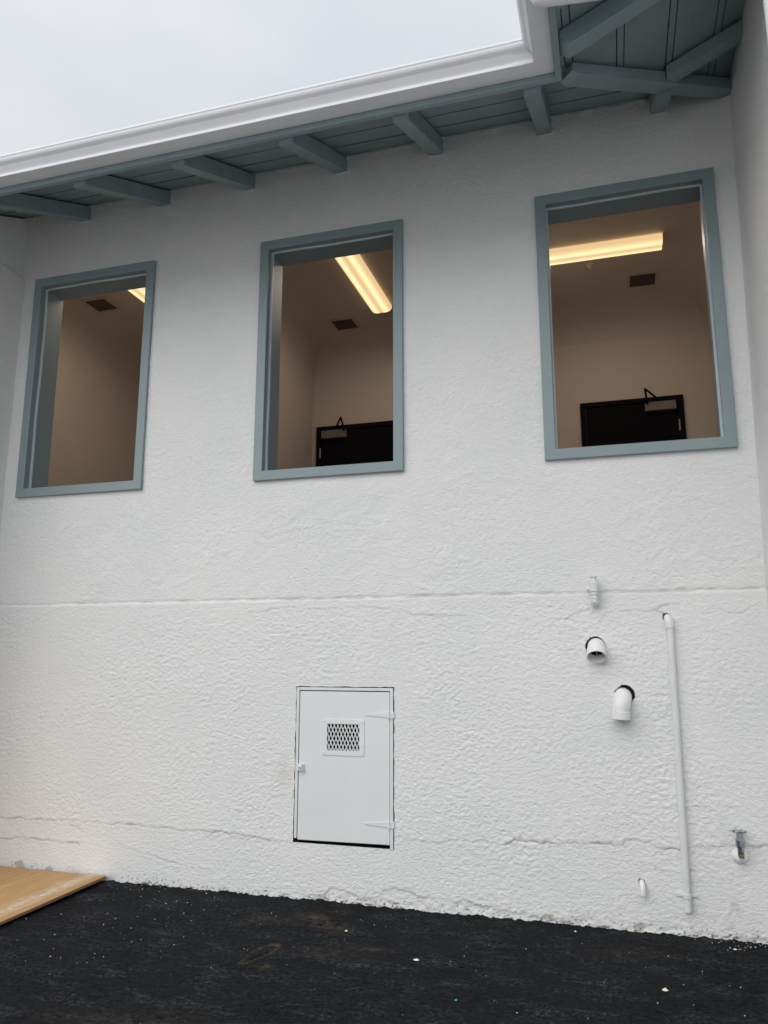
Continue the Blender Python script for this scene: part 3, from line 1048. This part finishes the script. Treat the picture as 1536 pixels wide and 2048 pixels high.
def interior_door(x0, x1, hinge):
    """hinge = -1 left, +1 right; frame outside edges x0..x1"""
    top = 4.19
    y = BACK
    d = MB()
    d.box(x0 + .055, x1 - .055, y - 0.020, y - 0.001, FLOOR + .005, top - .055)
    dr = bpart(d, 'interior_door', 'black_door', bevel=0.002)
    f = MB()
    f.box(x0, x0 + .052, y - 0.035, y - 0.001, FLOOR, top)
    f.box(x1 - .052, x1, y - 0.035, y - 0.001, FLOOR, top)
    f.box(x0 + .052, x1 - .052, y - 0.035, y - 0.001, top - .052, top)
    f.build('door_frame', 'black_door', dr, origin=B0, bevel=0.003)
    hx = x1 - .075 if hinge > 0 else x0 + .075
    cb = MB()
    ca, cc = (hx - .30, hx) if hinge > 0 else (hx, hx + .30)
    cb.box(ca, cc, y - 0.075, y - 0.021, top - .155, top - .062)
    cb.build('door_closer', 'bronze', dr, origin=B0, bevel=0.006)
    ar = MB()
    e = ca + .02 if hinge > 0 else cc - .02
    s = 1 if hinge > 0 else -1
    pv = (e, y - .085, top - .055)
    ar.tube([(e, y - .07, top - .08), pv], 0.016, 10)
    ar.tube([pv, (e - s * 0.02, y - .25, top + .02)], 0.011, 8)
    ar.tube([(e - s * .02, y - .25, top + .02), (e + s * 0.11, y - .036, top - .025)], 0.010, 8)
    ar.box(min(e + s * .08, e + s * .15), max(e + s * .08, e + s * .15), y - .05, y - .0355, top - .045, top - .01)
    ar.build('closer_arm', 'black_door', dr, origin=B0)
    hg = MB()
    hxx = x1 - .054 if hinge > 0 else x0 + .054
    hg.tube([(hxx, y - .042, 3.81), (hxx, y - .042, 3.925)], 0.009, 10)
    hg.build('hinge', 'steel', dr, origin=B0)
    return dr


interior_door(-3.188, -2.172, -1)
interior_door(-0.208, 0.812, 1)

# ------------------------------------------------------------------ roof: deck boards, battens, rafters, fascia, gutter
def deckz(d):
    return DECK0 + SLOPE * d


XL = -6.6
YR = -1.60                      # street end of the right wing eave
roof = MB()
t0, t1 = 0.030, 0.062
DR = -1.14
yt = 3.4
roof.add([(XL, DR, deckz(DR) + t0), (XR + DR, DR, deckz(DR) + t0), (XR + yt, yt, deckz(yt) + t0), (XL, yt, deckz(yt) + t0),
          (XL, DR, deckz(DR) + t1), (XR + DR, DR, deckz(DR) + t1), (XR + yt, yt, deckz(yt) + t1), (XL, yt, deckz(yt) + t1)],
         [(0, 3, 2, 1), (4, 5, 6, 7), (0, 1, 5, 4), (1, 2, 6, 5), (2, 3, 7, 6), (3, 0, 4, 7)])
roof.add([(XR + DR, DR, deckz(DR) + t0), (XR + DR, YR - .04, deckz(DR) + t0), (XR + yt, YR - .04, deckz(yt) + t0), (XR + yt, yt, deckz(yt) + t0),
          (XR + DR, DR, deckz(DR) + t1), (XR + DR, YR - .04, deckz(DR) + t1), (XR + yt, YR - .04, deckz(yt) + t1), (XR + yt, yt, deckz(yt) + t1)],
         [(0, 3, 2, 1), (4, 5, 6, 7), (0, 1, 5, 4), (1, 2, 6, 5), (2, 3, 7, 6), (3, 0, 4, 7)])
roof_o = bpart(roof, 'roof', 'roofing')

H8 = [(0, 3, 2, 1), (4, 5, 6, 7), (0, 1, 5, 4), (1, 2, 6, 5), (2, 3, 7, 6), (3, 0, 4, 7)]


def board(side, d0, d1, dz0, dz1, name):
    """strip of eave boarding between distances d0 and d1 from the wall (negative = outwards)"""
    m = MB()
    vs = []
    for dz in (dz0, dz1):
        if side == 'main':
            vs += [(XL, d0, deckz(d0) + dz), (XR + d0 - .002, d0, deckz(d0) + dz), (XR + d1 - .002, d1, deckz(d1) + dz), (XL, d1, deckz(d1) + dz)]
        else:
            vs += [(XR + d0, YR, deckz(d0) + dz), (XR + d0, d0 - .002, deckz(d0) + dz), (XR + d1, d1 - .002, deckz(d1) + dz), (XR + d1, YR, deckz(d1) + dz)]
    m.add(vs, H8)
    return m.build(name, 'teal_wood', roof_o, origin=B0, bevel=0.002)


MJ = [-1.105, -0.87, -0.575, -0.282, 0.02, 0.22]
RJ = [-1.105, -1.02, -0.73, -0.432, -0.142, 0.15]
for side, J in (('main', MJ), ('right', RJ)):
    for i in range(len(J) - 1):
        jig = random.uniform(-0.0015, 0.0015)
        gp = .0240 if side == 'right' else .0105
        board(side, J[i] + gp, J[i + 1] - gp, jig, .026 + jig * .2, 'roof_board')
    for i in range(1, len(J) - 1):
        if side == 'right':
            board(side, J[i] - .0185, J[i] + .0185, -.003, .026, 'batten')
        else:
            continue


def rafter_mesh(half=0.05, start=0.06, end=None, lift=0.0):
    """section along the slope, local x = width, y = distance from the wall"""
    m = MB()
    bz = lambda d: 5.247 + lift + SLOPE * d
    if end is None:
        prof = [(start, bz(start)), (-1.015, bz(-1.015)), (-1.058, 4.800), (-1.058, deckz(-1.058) - .0165), (start, deckz(start) - .0165)]
    else:
        prof = [(start, bz(start)), (end, bz(end)), (end, deckz(end) - .0165), (start, deckz(start) - .0165)]
    m.loft([[(-half, d, z) for d, z in prof], [(half, d, z) for d, z in prof]])
    return m


def rot_right(mb):
    mb.v = [(y, x, z) for x, y, z in mb.v]        # distance from wall runs along +x instead
    return mb


r0 = rafter_mesh().build('rafter', 'teal_wood', building, bevel=0.004, loc=(-4.164 + 1.9, 0, 0))
for cx in (-6.50, -5.72, -4.942, -3.387, -2.613, -1.835, -1.074, -0.284):
    share(r0, building, (cx + 1.9, 0, 0))
rafter_mesh(end=-0.42).build('rafter', 'teal_wood', building, bevel=0.004, loc=(0.486 + 1.9, 0, 0))
rr = rot_right(rafter_mesh()).build('rafter', 'teal_wood', building, bevel=0.004, loc=(XR + 1.9, -1.285, 0))
rot_right(rafter_mesh(end=-0.45, lift=0.036)).build('rafter', 'teal_wood', building, bevel=0.004, loc=(XR + 1.9, -0.505, 0))
# valley rafter on the diagonal
vm = MB()
bz = lambda d: 5.282 + 0.466 * d
prof = [(0.06, bz(0.06)), (-1.005, bz(-1.005)), (-1.040, 4.82), (-1.040, deckz(-1.04) - .018), (0.06, deckz(.06) - .018)]
q = 0.055 / math.sqrt(2)
vm.loft([[(XR + d - q, d + q, z) for d, z in prof], [(XR + d + q, d - q, z) for d, z in prof]])
vr = bpart(vm, 'valley_rafter', 'teal_wood', bevel=0.004)


def sweep_corner(prof, x_left, y_end, name, mat, parent=None, bevel=0.0, smooth=False, part=None):
    """sweep a (distance outwards from wall, z) profile along the eave, mitred at the inner corner"""
    obs = []
    m = MB()
    if part in (None, 'main'):
        m.loft([[(x_left, -d, z) for d, z in prof], [(XR - d, -d, z) for d, z in prof]])
    if part in (None, 'right'):
        m.loft([[(XR - d, -d, z) for d, z in prof], [(XR - d, y_end, z) for d, z in prof]])
    return m.build(name, mat, parent or building, origin=B0, bevel=bevel, smooth=smooth)


FASC = [(1.062, 4.777), (1.098, 4.777), (1.098, 4.925), (1.062, 4.925)]
sweep_corner(FASC, XL, YR, 'fascia', 'teal', part='main', bevel=0.005)
sweep_corner(FASC, XL, YR, 'fascia', 'teal', part='right', bevel=0.005)


def gut(off=0.0):
    out = [(1.101, 4.9345), (1.101, 4.815), (1.206, 4.815), (1.208, 4.817), (1.208, 4.832), (1.205, 4.8345), (1.1970, 4.8365)]
    # ogee: hollow then round
    for i in range(1, 8):
        t = i / 7
        out.append((1.1970 + 0.050 * (t ** 1.6), 4.8365 + 0.0595 * t))
    for i in range(1, 6):
        t = i / 5
        out.append((1.2470 + 0.008 * math.sin(t * math.pi / 2), 4.896 + 0.022 * t))
    out += [(1.2565, 4.924), (1.2600, 4.928), (1.2600, 4.942), (1.256, 4.945), (1.240, 4.944), (1.234, 4.938)]
    if off:
        res = []
        for i, (d, z) in enumerate(out):
            a = out[max(i - 1, 0)]
            c = out[min(i + 1, len(out) - 1)]
            tx, tz = c[0] - a[0], c[1] - a[1]
            l = math.hypot(tx, tz)
            res.append((d + off * tz * -1 / l * -1, z - off * tx / l))
        return res
    return out


outer_p = gut()
inner_p = [(1.232, 4.934), (1.240, 4.934), (1.245, 4.918), (1.242, 4.897), (1.193, 4.838), (1.193, 4.819), (1.1035, 4.819), (1.1035, 4.9345)]
gprof = outer_p + inner_p
gm = MB()
gm.loft([[(XL, -d, z) for d, z in gprof], [(XR - d, -d, z) for d, z in gprof]])
gm.loft([[(XR - d, -d, z) for d, z in gprof], [(XR - d, YR - .10, z) for d, z in gprof]])
gutter = bpart(gm, 'gutter', 'gutter', smooth=True)


def sleeve(kind, lo, hi, name):
    """thin outer skin lapped over the gutter: the mitre box or a joint"""
    o = [(d + 0.0018 * (1 if d > 1.19 else 0), z - (0.0018 if z < 4.816 else 0)) for d, z in outer_p[1:]]
    i = [(d + 0.0002 * (1 if d > 1.19 else 0), z - (0.0002 if z < 4.816 else 0)) for d, z in outer_p[1:]]
    pr = o + i[::-1]
    m = MB()
    if kind == 'corner':
        m.loft([[(XR - 1.250 - lo, -d, z) for d, z in pr], [(XR - d, -d, z) for d, z in pr]])
        m.loft([[(XR - d, -d, z) for d, z in pr], [(XR - d, -1.250 - hi, z) for d, z in pr]])
    else:
        m.loft([[(lo, -d, z) for d, z in pr], [(hi, -d, z) for d, z in pr]])
    return m.build(name, 'gutter', gutter, origin=B0, smooth=True)


sleeve('corner', 0.075, 0.03, 'gutter_corner')
sleeve('joint', -4.10, -3.985, 'gutter_joint')
# downspout offset from the street end of the right eave back to its wall
dm = MB()
p0 = Vector((XR - 1.15, YR - .05, 4.815))
dm.tube([p0 + Vector((0, 0, .02)), p0 + Vector((0, 0, -.005)), p0 + Vector((0.01, 0, -.025)), p0 + Vector((0.05, 0, -.038)),
         Vector((0.80, YR - .05, 4.665)), Vector((0.84, YR - .05, 4.63)), Vector((0.845, YR - .05, 4.57)), Vector((0.845, YR - .05, 0.1))], 0.036, 16)
bpart(dm, 'downspout', 'gutter', smooth=True)
# rake board closing the street end of the right eave
rk = MB()
prof = [(0.0, 5.23), (-1.05, 4.74), (-1.06, 4.90), (0.0, 5.40)]
rk.loft([[(XR + d, YR - .035, z) for d, z in prof], [(XR + d, YR - .002, z) for d, z in prof]])
bpart(rk, 'rake_board', 'teal', bevel=0.003)

# ------------------------------------------------------------------ ceiling lights, vents, sprinkler
def ceiling_light(label, cx, cy, along):
    t = thing('ceiling_light', label, 'ceiling light', (cx, cy, CEIL), 'fluorescent ceiling lights', 0 if along == 'x' else math.pi / 2)
    Lh, Wh = 0.61, 0.112
    h = MB()
    h.box(-Lh, Lh, -Wh + .02, Wh - .02, -0.030, -0.0005)
    h.build('housing', 'housing', t, bevel=0.003)
    ln = MB()
    prof = [(-Wh, -0.012), (-Wh + .004, -0.045), (-Wh + .03, -0.070), (-0.03, -0.078), (-.004, -.0745), (.004, -.0745), (0.03, -0.078), (Wh - .03, -0.070), (Wh - .004, -0.045), (Wh, -0.012)]
    ln.loft([[(-Lh + .006, y, z) for y, z in prof], [(Lh - .006, y, z) for y, z in prof]])
    ln.build('lens', 'lens', t, smooth=True)
    for s in (-1, 1):
        e = MB()
        pr2 = [(y * 1.015, z * 1.03 - .0005) for y, z in prof]
        e.loft([[(s * (Lh - .006), y, z) for y, z in pr2], [(s * (Lh + .004), y, z) for y, z in pr2]])
        e.build('end_cap', 'housing', t, bevel=0.002)
    ld = bpy.data.lights.new('tube_glow', 'AREA')
    ld.shape = 'RECTANGLE'
    ld.size, ld.size_y = 1.16, 0.19
    ld.energy = LAMP_W
    ld.color = (1.0, 0.83, 0.70)
    lo = bpy.data.objects.new('tube_glow', ld)
    COL.objects.link(lo)
    lo.parent = t
    lo.location = (0, 0, -0.084)
    return t


LAMP_W = 7.0
ceiling_light('lit fluorescent ceiling light of which only a corner shows in the left window', -4.355, 0.98, 'y')
ceiling_light('lit fluorescent ceiling light running away from the viewer in the middle window', -2.160, 1.58, 'y')
ceiling_light('lit fluorescent ceiling light lying across the view in the right window', -0.008, 1.615, 'x')


def ceiling_vent(label, cx, cy, frame_w):
    t = thing('ceiling_vent', label, 'ceiling vent', (cx, cy, CEIL), 'ceiling air vents')
    f = MB()
    a, w = 0.118, frame_w
    for (x0, x1, y0, y1) in [(-a - w, -a, -a - w, a + w), (a, a + w, -a - w, a + w), (-a, a, -a - w, -a), (-a, a, a, a + w)]:
        f.box(x0, x1, y0, y1, -0.010, -0.0005)
    f.build('frame', 'vent_frame', t, bevel=0.002)
    s = MB()
    n = 11
    for i in range(n):
        y = -a + (i + .5) * 2 * a / n
        s.add([(-a, y - .009, -.002), (a, y - .009, -.002), (a, y + .006, -.011), (-a, y + .006, -.011),
               (-a, y - .008, -.0005), (a, y - .008, -.0005), (a, y + .007, -.0095), (-a, y + .007, -.0095)], H8)
    s.build('louvers', 'vent', t)
    bk = MB()
    bk.box(-a, a, -a, a, -0.0009, -0.0003)
    bk.build('backing', 'vent', t)
    return t


ceiling_vent('square brown ceiling vent seen through the left window beside the light corner', -4.98, 1.315, 0.03)
ceiling_vent('square brown ceiling vent seen through the middle window below the light end', -2.68, 2.487, 0.02)
ceiling_vent('square brown ceiling vent seen through the right window above the dark door', 0.458, 2.358, 0.02)

sp = thing('sprinkler_head', 'small white ceiling sprinkler just below the light in the right window', 'sprinkler', (-0.03, 1.922, CEIL))
m = MB()
m.tube([(0, 0, 0), (0, 0, -.006), (0, 0, -.010)], [0.038, 0.036, 0.018], 18)
m.build('escutcheon', 'housing', sp, smooth=True)
m = MB()
m.tube([(0, 0, -.010), (0, 0, -.040)], 0.009, 10)
m.tube([(0, 0, -.040), (0, 0, -.043)], 0.019, 12)
m.build('deflector', 'housing', sp)

# ------------------------------------------------------------------ pipes and taps on the wall
def hollow(path, ro, ri, n=24, rads=None):
    """pipe with an open far end"""
    m = MB()
    m.tube(path, rads or ro, n, caps=False)
    return m


def ring_cap(m, c, d, ro, ri, depth, n=24):
    c, d = Vector(c), Vector(d).normalized()
    a = d.orthogonal().normalized()
    b_ = d.cross(a)
    R = lambda r, off: [c + d * off + (a * math.cos(2 * math.pi * j / n) + b_ * math.sin(2 * math.pi * j / n)) * r for j in range(n)]
    m.loft([R(ro, 0), R(ri, 0), R(ri, -depth)], True, False)


# open ended elbow, mouth tilted to the street
px, pz = -0.104, 1.618
t = thing('drain_elbow', 'white plastic drain elbow with an open mouth, above the capped one', 'pipe', (px, 0, pz), 'plastic drain elbows')
th = math.radians(50)
rb = 0.055
path = [(0, 0.10, 0), (0, -0.008, 0)] + [(0, -0.008 - rb * math.sin(a), -rb * (1 - math.cos(a))) for a in [th * i / 7 for i in range(1, 8)]]
endp = Vector(path[-1])
ed = Vector((0, -math.cos(th), -math.sin(th)))
m = MB()
m.tube(path + [tuple(endp + ed * 0.004)], 0.0535, 28, caps=False)
m.build('elbow', 'pvc', t, smooth=True)
m = MB()
hub0, hub1 = endp + ed * 0.002, endp + ed * 0.056
m.tube([hub0 - ed * .002, hub0, hub1], [0.054, 0.0585, 0.0585], 28, caps=False)
ring_cap(m, hub1, ed, 0.0585, 0.0525, 0.055, 28)
m.build('hub', 'pvc', t, smooth=True)
m = MB()
cx0 = endp - ed * 0.004
for v in (Vector((1, 0, 0)), ed.cross(Vector((1, 0, 0)))):
    w = v.cross(ed).normalized() * 0.0018
    a_, b_ = cx0 - v * .052, cx0 + v * .052
    k = ed * .004
    m.add([a_ - w - k, b_ - w - k, b_ + w - k, a_ + w - k, a_ - w + k, b_ - w + k, b_ + w + k, a_ + w + k], H8)
m.build('cross_bar', 'pvc', t)
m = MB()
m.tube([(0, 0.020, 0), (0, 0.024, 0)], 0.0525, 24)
m.build('bore_shade', 'shade_fill', t)  # near-black disc painted as the shade deep in the pipe

# downturned elbow with a coupling on its end
px, pz = 0.037, 1.322
t = thing('drain_elbow', 'white plastic drain elbow turned straight down with a coupling band', 'pipe', (px, 0, pz), 'plastic drain elbows')
rb = 0.062
sl = Vector((-0.16, 0, -1)).normalized()
path = [(0.0, 0.10, -0.003), (0.0, -0.004, -0.003)]
for i in range(1, 10):
    a = math.radians(90) * i / 9
    dn = rb * (1 - math.cos(a))
    path.append((0.0 + sl.x * dn * 1.5, -0.004 - rb * math.sin(a), -0.003 + sl.z * dn))
endp = Vector(path[-1])
e2 = endp + Vector((-.004, 0, -0.026))
m = MB()
m.tube(path + [tuple(e2)], 0.052, 28, caps=False)
m.build('elbow', 'pvc', t, smooth=True)
m = MB()
e3 = e2 + Vector((-.002, 0, -0.042))
m.tube([e2 + Vector((0, 0, .002)), e2, e3], [0.052, 0.0560, 0.0560], 28, caps=False)
ring_cap(m, e3, (0, 0, -1), 0.0560, 0.049, 0.05, 28)
m.build('coupling', 'pvc', t, smooth=True)

# slim conduit with cap elbow and strap
t = thing('conduit', 'tall thin white painted conduit running down the right side of the wall', 'conduit', (0.326, 0, 0.138))
cx, cz = 0.322, 1.800
tx = 0.006
m = MB()
m.tube([(tx, -.031, 1.60), (tx * .3, -.031, 0.8), (-0.001, -.031, 0.0)], 0.0205, 18)
m.build('tube', 'painted_pipe', t, smooth=True)
m = MB()
zt = 1.800 - 0.138
m.tube([(-.002, 0.06, zt - .008), (-.002, -.004, zt - .008), (-.001, -.018, zt - .011), (0, -.028, zt - .022), (.003, -.032, zt - .038), (tx, -.031, zt - .070)],
       [0.0225, 0.0225, 0.0245, 0.0255, 0.0255, 0.0255], 20)
m.build('elbow_cap', 'pvc', t, smooth=True)
m = MB()
zs_ = 0.082
m.tube([(-.001, -.031, zs_ - .012), (-.001, -.031, zs_ + .012)], 0.0245, 18)
m.box(-0.062, -0.018, -.014, -.008, zs_ - .010, zs_ + .010)
m.box(0.018, 0.056, -.014, -.008, zs_ - .008, zs_ + .008)
m.build('strap', 'painted_pipe', t, bevel=0.002)

# painted valve with vacuum breaker on the joint line
t = thing('wall_valve', 'white painted valve standing upright on the joint line of the wall', 'valve', (-0.100, 0, 1.868))
m = MB()
m.tube([(0, 0.03, 0.016), (0, -.030, 0.016), (0, -.045, 0.019), (0, -.055, 0.030), (0, -.056, 0.050)], [0.021, 0.021, 0.024, 0.024, 0.020], 18)
m.tube([(0, -.002, 0.016), (0, -.010, 0.016)], 0.030, 16)
m.build('elbow', 'painted_pipe', t, smooth=True)
m = MB()
m.tube([(0, -.056, 0.046), (0, -.056, 0.060)], 0.0255, 6)
m.tube([(0, -.056, 0.060), (0, -.056, 0.068)], 0.019, 16)
m.tube([(0, -.056, 0.068), (0, -.056, 0.084)], 0.0270, 6)
m.build('union_nut', 'painted_pipe', t, bevel=0.0015)
m = MB()
m.tube([(0, -.056, 0.084), (0, -.056, 0.088), (0, -.056, 0.142), (0, -.056, 0.150), (0, -.056, 0.178)], [0.020, 0.0290, 0.0290, 0.020, 0.0165], 18)
m.tube([(0, -.056, 0.178), (0, -.056, 0.184)], 0.023, 12)
m.tube([(-0.026, -.056, 0.106), (-0.046, -.056, 0.104)], 0.0105, 12)
m.build('body', 'painted_pipe', t, smooth=True)

# bright hose tap on a white dome
t = thing('hose_tap', 'bare metal hose tap pointing up from a white domed base', 'tap', (0.622, 0, 0.455))
m = MB()
m.tube([(0, 0.0, -.005), (0, -.012, -.005), (0, -.030, -.004), (0, -.040, -.002), (0, -.044, 0)], [0.044, 0.043, 0.034, 0.020, 0.004], 24)
m.build('domed_base', 'pvc', t, smooth=True)
m = MB()
m.tube([(0, -.030, 0.0), (0, -.055, 0.012), (0, -.066, 0.036)], [0.015, 0.016, 0.017], 14)
m.box(-0.013, 0.013, -.082, -.060, -0.004, 0.016)
m.build('spout', 'brass', t, bevel=0.002)
m = MB()
m.tube([(0, -.066, 0.030), (0, -.066, 0.050), (0, -.066, 0.062), (0, -.066, 0.092), (0, -.066, 0.098), (0, -.066, 0.130)], [0.017, 0.020, 0.025, 0.025, 0.019, 0.017], 14)
m.tube([(0, -.080, 0.070), (0, -.098, 0.070)], 0.010, 10)
m.build('tap_body', 'chrome', t, smooth=True)
m = MB()
for k in range(6):
    a = k * math.pi / 3
    m.tube([(0, -.066, 0.136), (0.030 * math.cos(a), -.066 + 0.030 * math.sin(a), 0.136)], [0.006, 0.005], 8)
    m.tube([(0.031 * math.cos(a), -.066 + .031 * math.sin(a), 0.130), (0.031 * math.cos(a), -.066 + .031 * math.sin(a), 0.141)], 0.0075, 8)
m.tube([(0, -.066, 0.126), (0, -.066, 0.143)], 0.010, 10)
m.build('wheel_handle', 'chrome', t)

# little weep pipe
t = thing('weep_pipe', 'short white bent weep pipe poking out low on the wall', 'pipe', (0.084, 0, 0.268))
m = MB()
m.tube([(0, 0.05, 0.0), (0, -.004, 0.0), (0.001, -.020, -.006), (0.002, -.030, -.020), (0.003, -.034, -.040), (0.003, -.034, -.062)], 0.0155, 16, caps=False)
ring_cap(m, (0.003, -.034, -.062), (0, 0, -1), 0.0155, 0.012, 0.03, 16)
m.build('tube', 'pvc', t, smooth=True)

# ------------------------------------------------------------------ plywood sheet
t = thing('plywood_sheet', 'plywood sheet with a chalky streak lying against the wall foot', 'plywood', (-3.515, -0.035, 0.0))
m = MB()
Wp, Lp, zb = 1.22, 2.44, 0.012
nx_, ny_ = 12, 24
top, bot = [], []
vs, fs = [], []
for k, zo in ((0, 0.019), (1, 0.0145)):
    for j in range(ny_ + 1):
        for i in range(nx_ + 1):
            x, y = -Wp * i / nx_, -Lp * j / ny_
            warp = zb + 0.004 * math.sin(y * 1.6 + 1) + 0.003 * math.sin(x * 3) + 0.006
            vs.append((x, y, warp + zo))
n1 = (nx_ + 1) * (ny_ + 1)
for k in range(2):
    for j in range(ny_):
        for i in range(nx_):
            q_ = [k * n1 + j * (nx_ + 1) + i, k * n1 + j * (nx_ + 1) + i + 1, k * n1 + (j + 1) * (nx_ + 1) + i + 1, k * n1 + (j + 1) * (nx_ + 1) + i]
            fs.append(tuple(q_ if k == 1 else q_[::-1]))
loop = [i for i in range(nx_ + 1)] + [(j + 1) * (nx_ + 1) + nx_ for j in range(ny_)] + [ny_ * (nx_ + 1) + i for i in range(nx_ - 1, -1, -1)] + [j * (nx_ + 1) for j in range(ny_ - 1, 0, -1)]
for a_, b_ in zip(loop, loop[1:] + loop[:1]):
    fs.append((a_, b_, n1 + b_, n1 + a_))
m.add(vs, fs)
m.build('face_veneer', 'plywood', t)
m = MB()
vs2 = []
for zo in (0.0144, 0.0):
    for a_ in loop:
        x, y, z = vs[a_]
        vs2.append((x * 0.9985 - 0.0006, y * 0.9995 - .0005, z - 0.019 + zo))
nl = len(loop)
fs2 = [(i, (i + 1) % nl, nl + (i + 1) % nl, nl + i) for i in range(nl)] + [tuple(range(nl))[::-1], tuple(range(nl, 2 * nl))]
m.add(vs2, fs2)
m.build('core', 'ply_edge', t)

# ------------------------------------------------------------------ grit and chips on the asphalt
g = MB()
def pebble(m, x, y, r, z=0.002):
    n = 5
    a0 = random.random() * 6.28
    sx, sy = random.uniform(.7, 1.4), random.uniform(.7, 1.3)
    ring = [(x + r * sx * math.cos(a0 + 6.283 * k / n) * random.uniform(.8, 1.15), y + r * sy * math.sin(a0 + 6.283 * k / n) * random.uniform(.8, 1.15), z) for k in range(n)]
    tp = (x + r * random.uniform(-.3, .3), y + r * random.uniform(-.3, .3), z + r * random.uniform(.5, .9))
    bt = (x, y, z - 0.004)
    m.add(ring + [tp, bt], [(k, (k + 1) % n, n) for k in range(n)] + [((k + 1) % n, k, n + 1) for k in range(n)])


for k in range(130):
    x = random.uniform(-3.9, 0.9)
    y = -abs(random.gauss(0, 0.9)) - 0.03
    if y < -2.2 or (x < -3.45 and y > -2.4):
        continue
    pebble(g, x, y, random.choice([.0012, .0015, .0018, .002, .0026, .0034]))
for k in range(34):                                         # crumbs under the right end of the wall
    x = random.gauss(0.60, 0.12)
    pebble(g, x, -abs(random.gauss(0.05, 0.07)) - .02, random.choice([.002, .003, .004]))
for k in range(36):
    x = random.gauss(-2.9, 0.25)
    pebble(g, x, -abs(random.gauss(0.6, 0.35)) - .02, random.choice([.002, .003, .004]))
go = g.build('grit', 'grit')
go['kind'] = 'stuff'
CH = [(-1.073, -0.786, .013, 'chip', 'largest cream plaster chip lying on the asphalt below the access door'),
      (0.541, -0.152, .012, 'chip', 'white plaster chip on the asphalt near the right end of the wall'),
      (0.146, -0.808, .013, 'chip', 'flat white chip on the asphalt below the conduit'),
      (-1.567, -0.486, .009, 'chip', 'small white chip on the asphalt just below the brown rubbed patch'),
      (-0.299, -0.115, .008, 'chip', 'small white chip on the asphalt close to the wall left of the weep pipe'),
      (-0.782, -1.197, .009, 'blue', 'tiny blue plastic scrap on the dark asphalt')]
for x, y, r, mt, lab in CH:
    m = MB()
    pebble(m, 0, 0, r, 0.0)
    o = m.build('plaster_chip' if mt == 'chip' else 'plastic_scrap', mt, loc=(x, y, 0.003))
    tag(o, lab, 'chip' if mt == 'chip' else 'scrap', 'plaster chips on the asphalt' if mt == 'chip' else None)
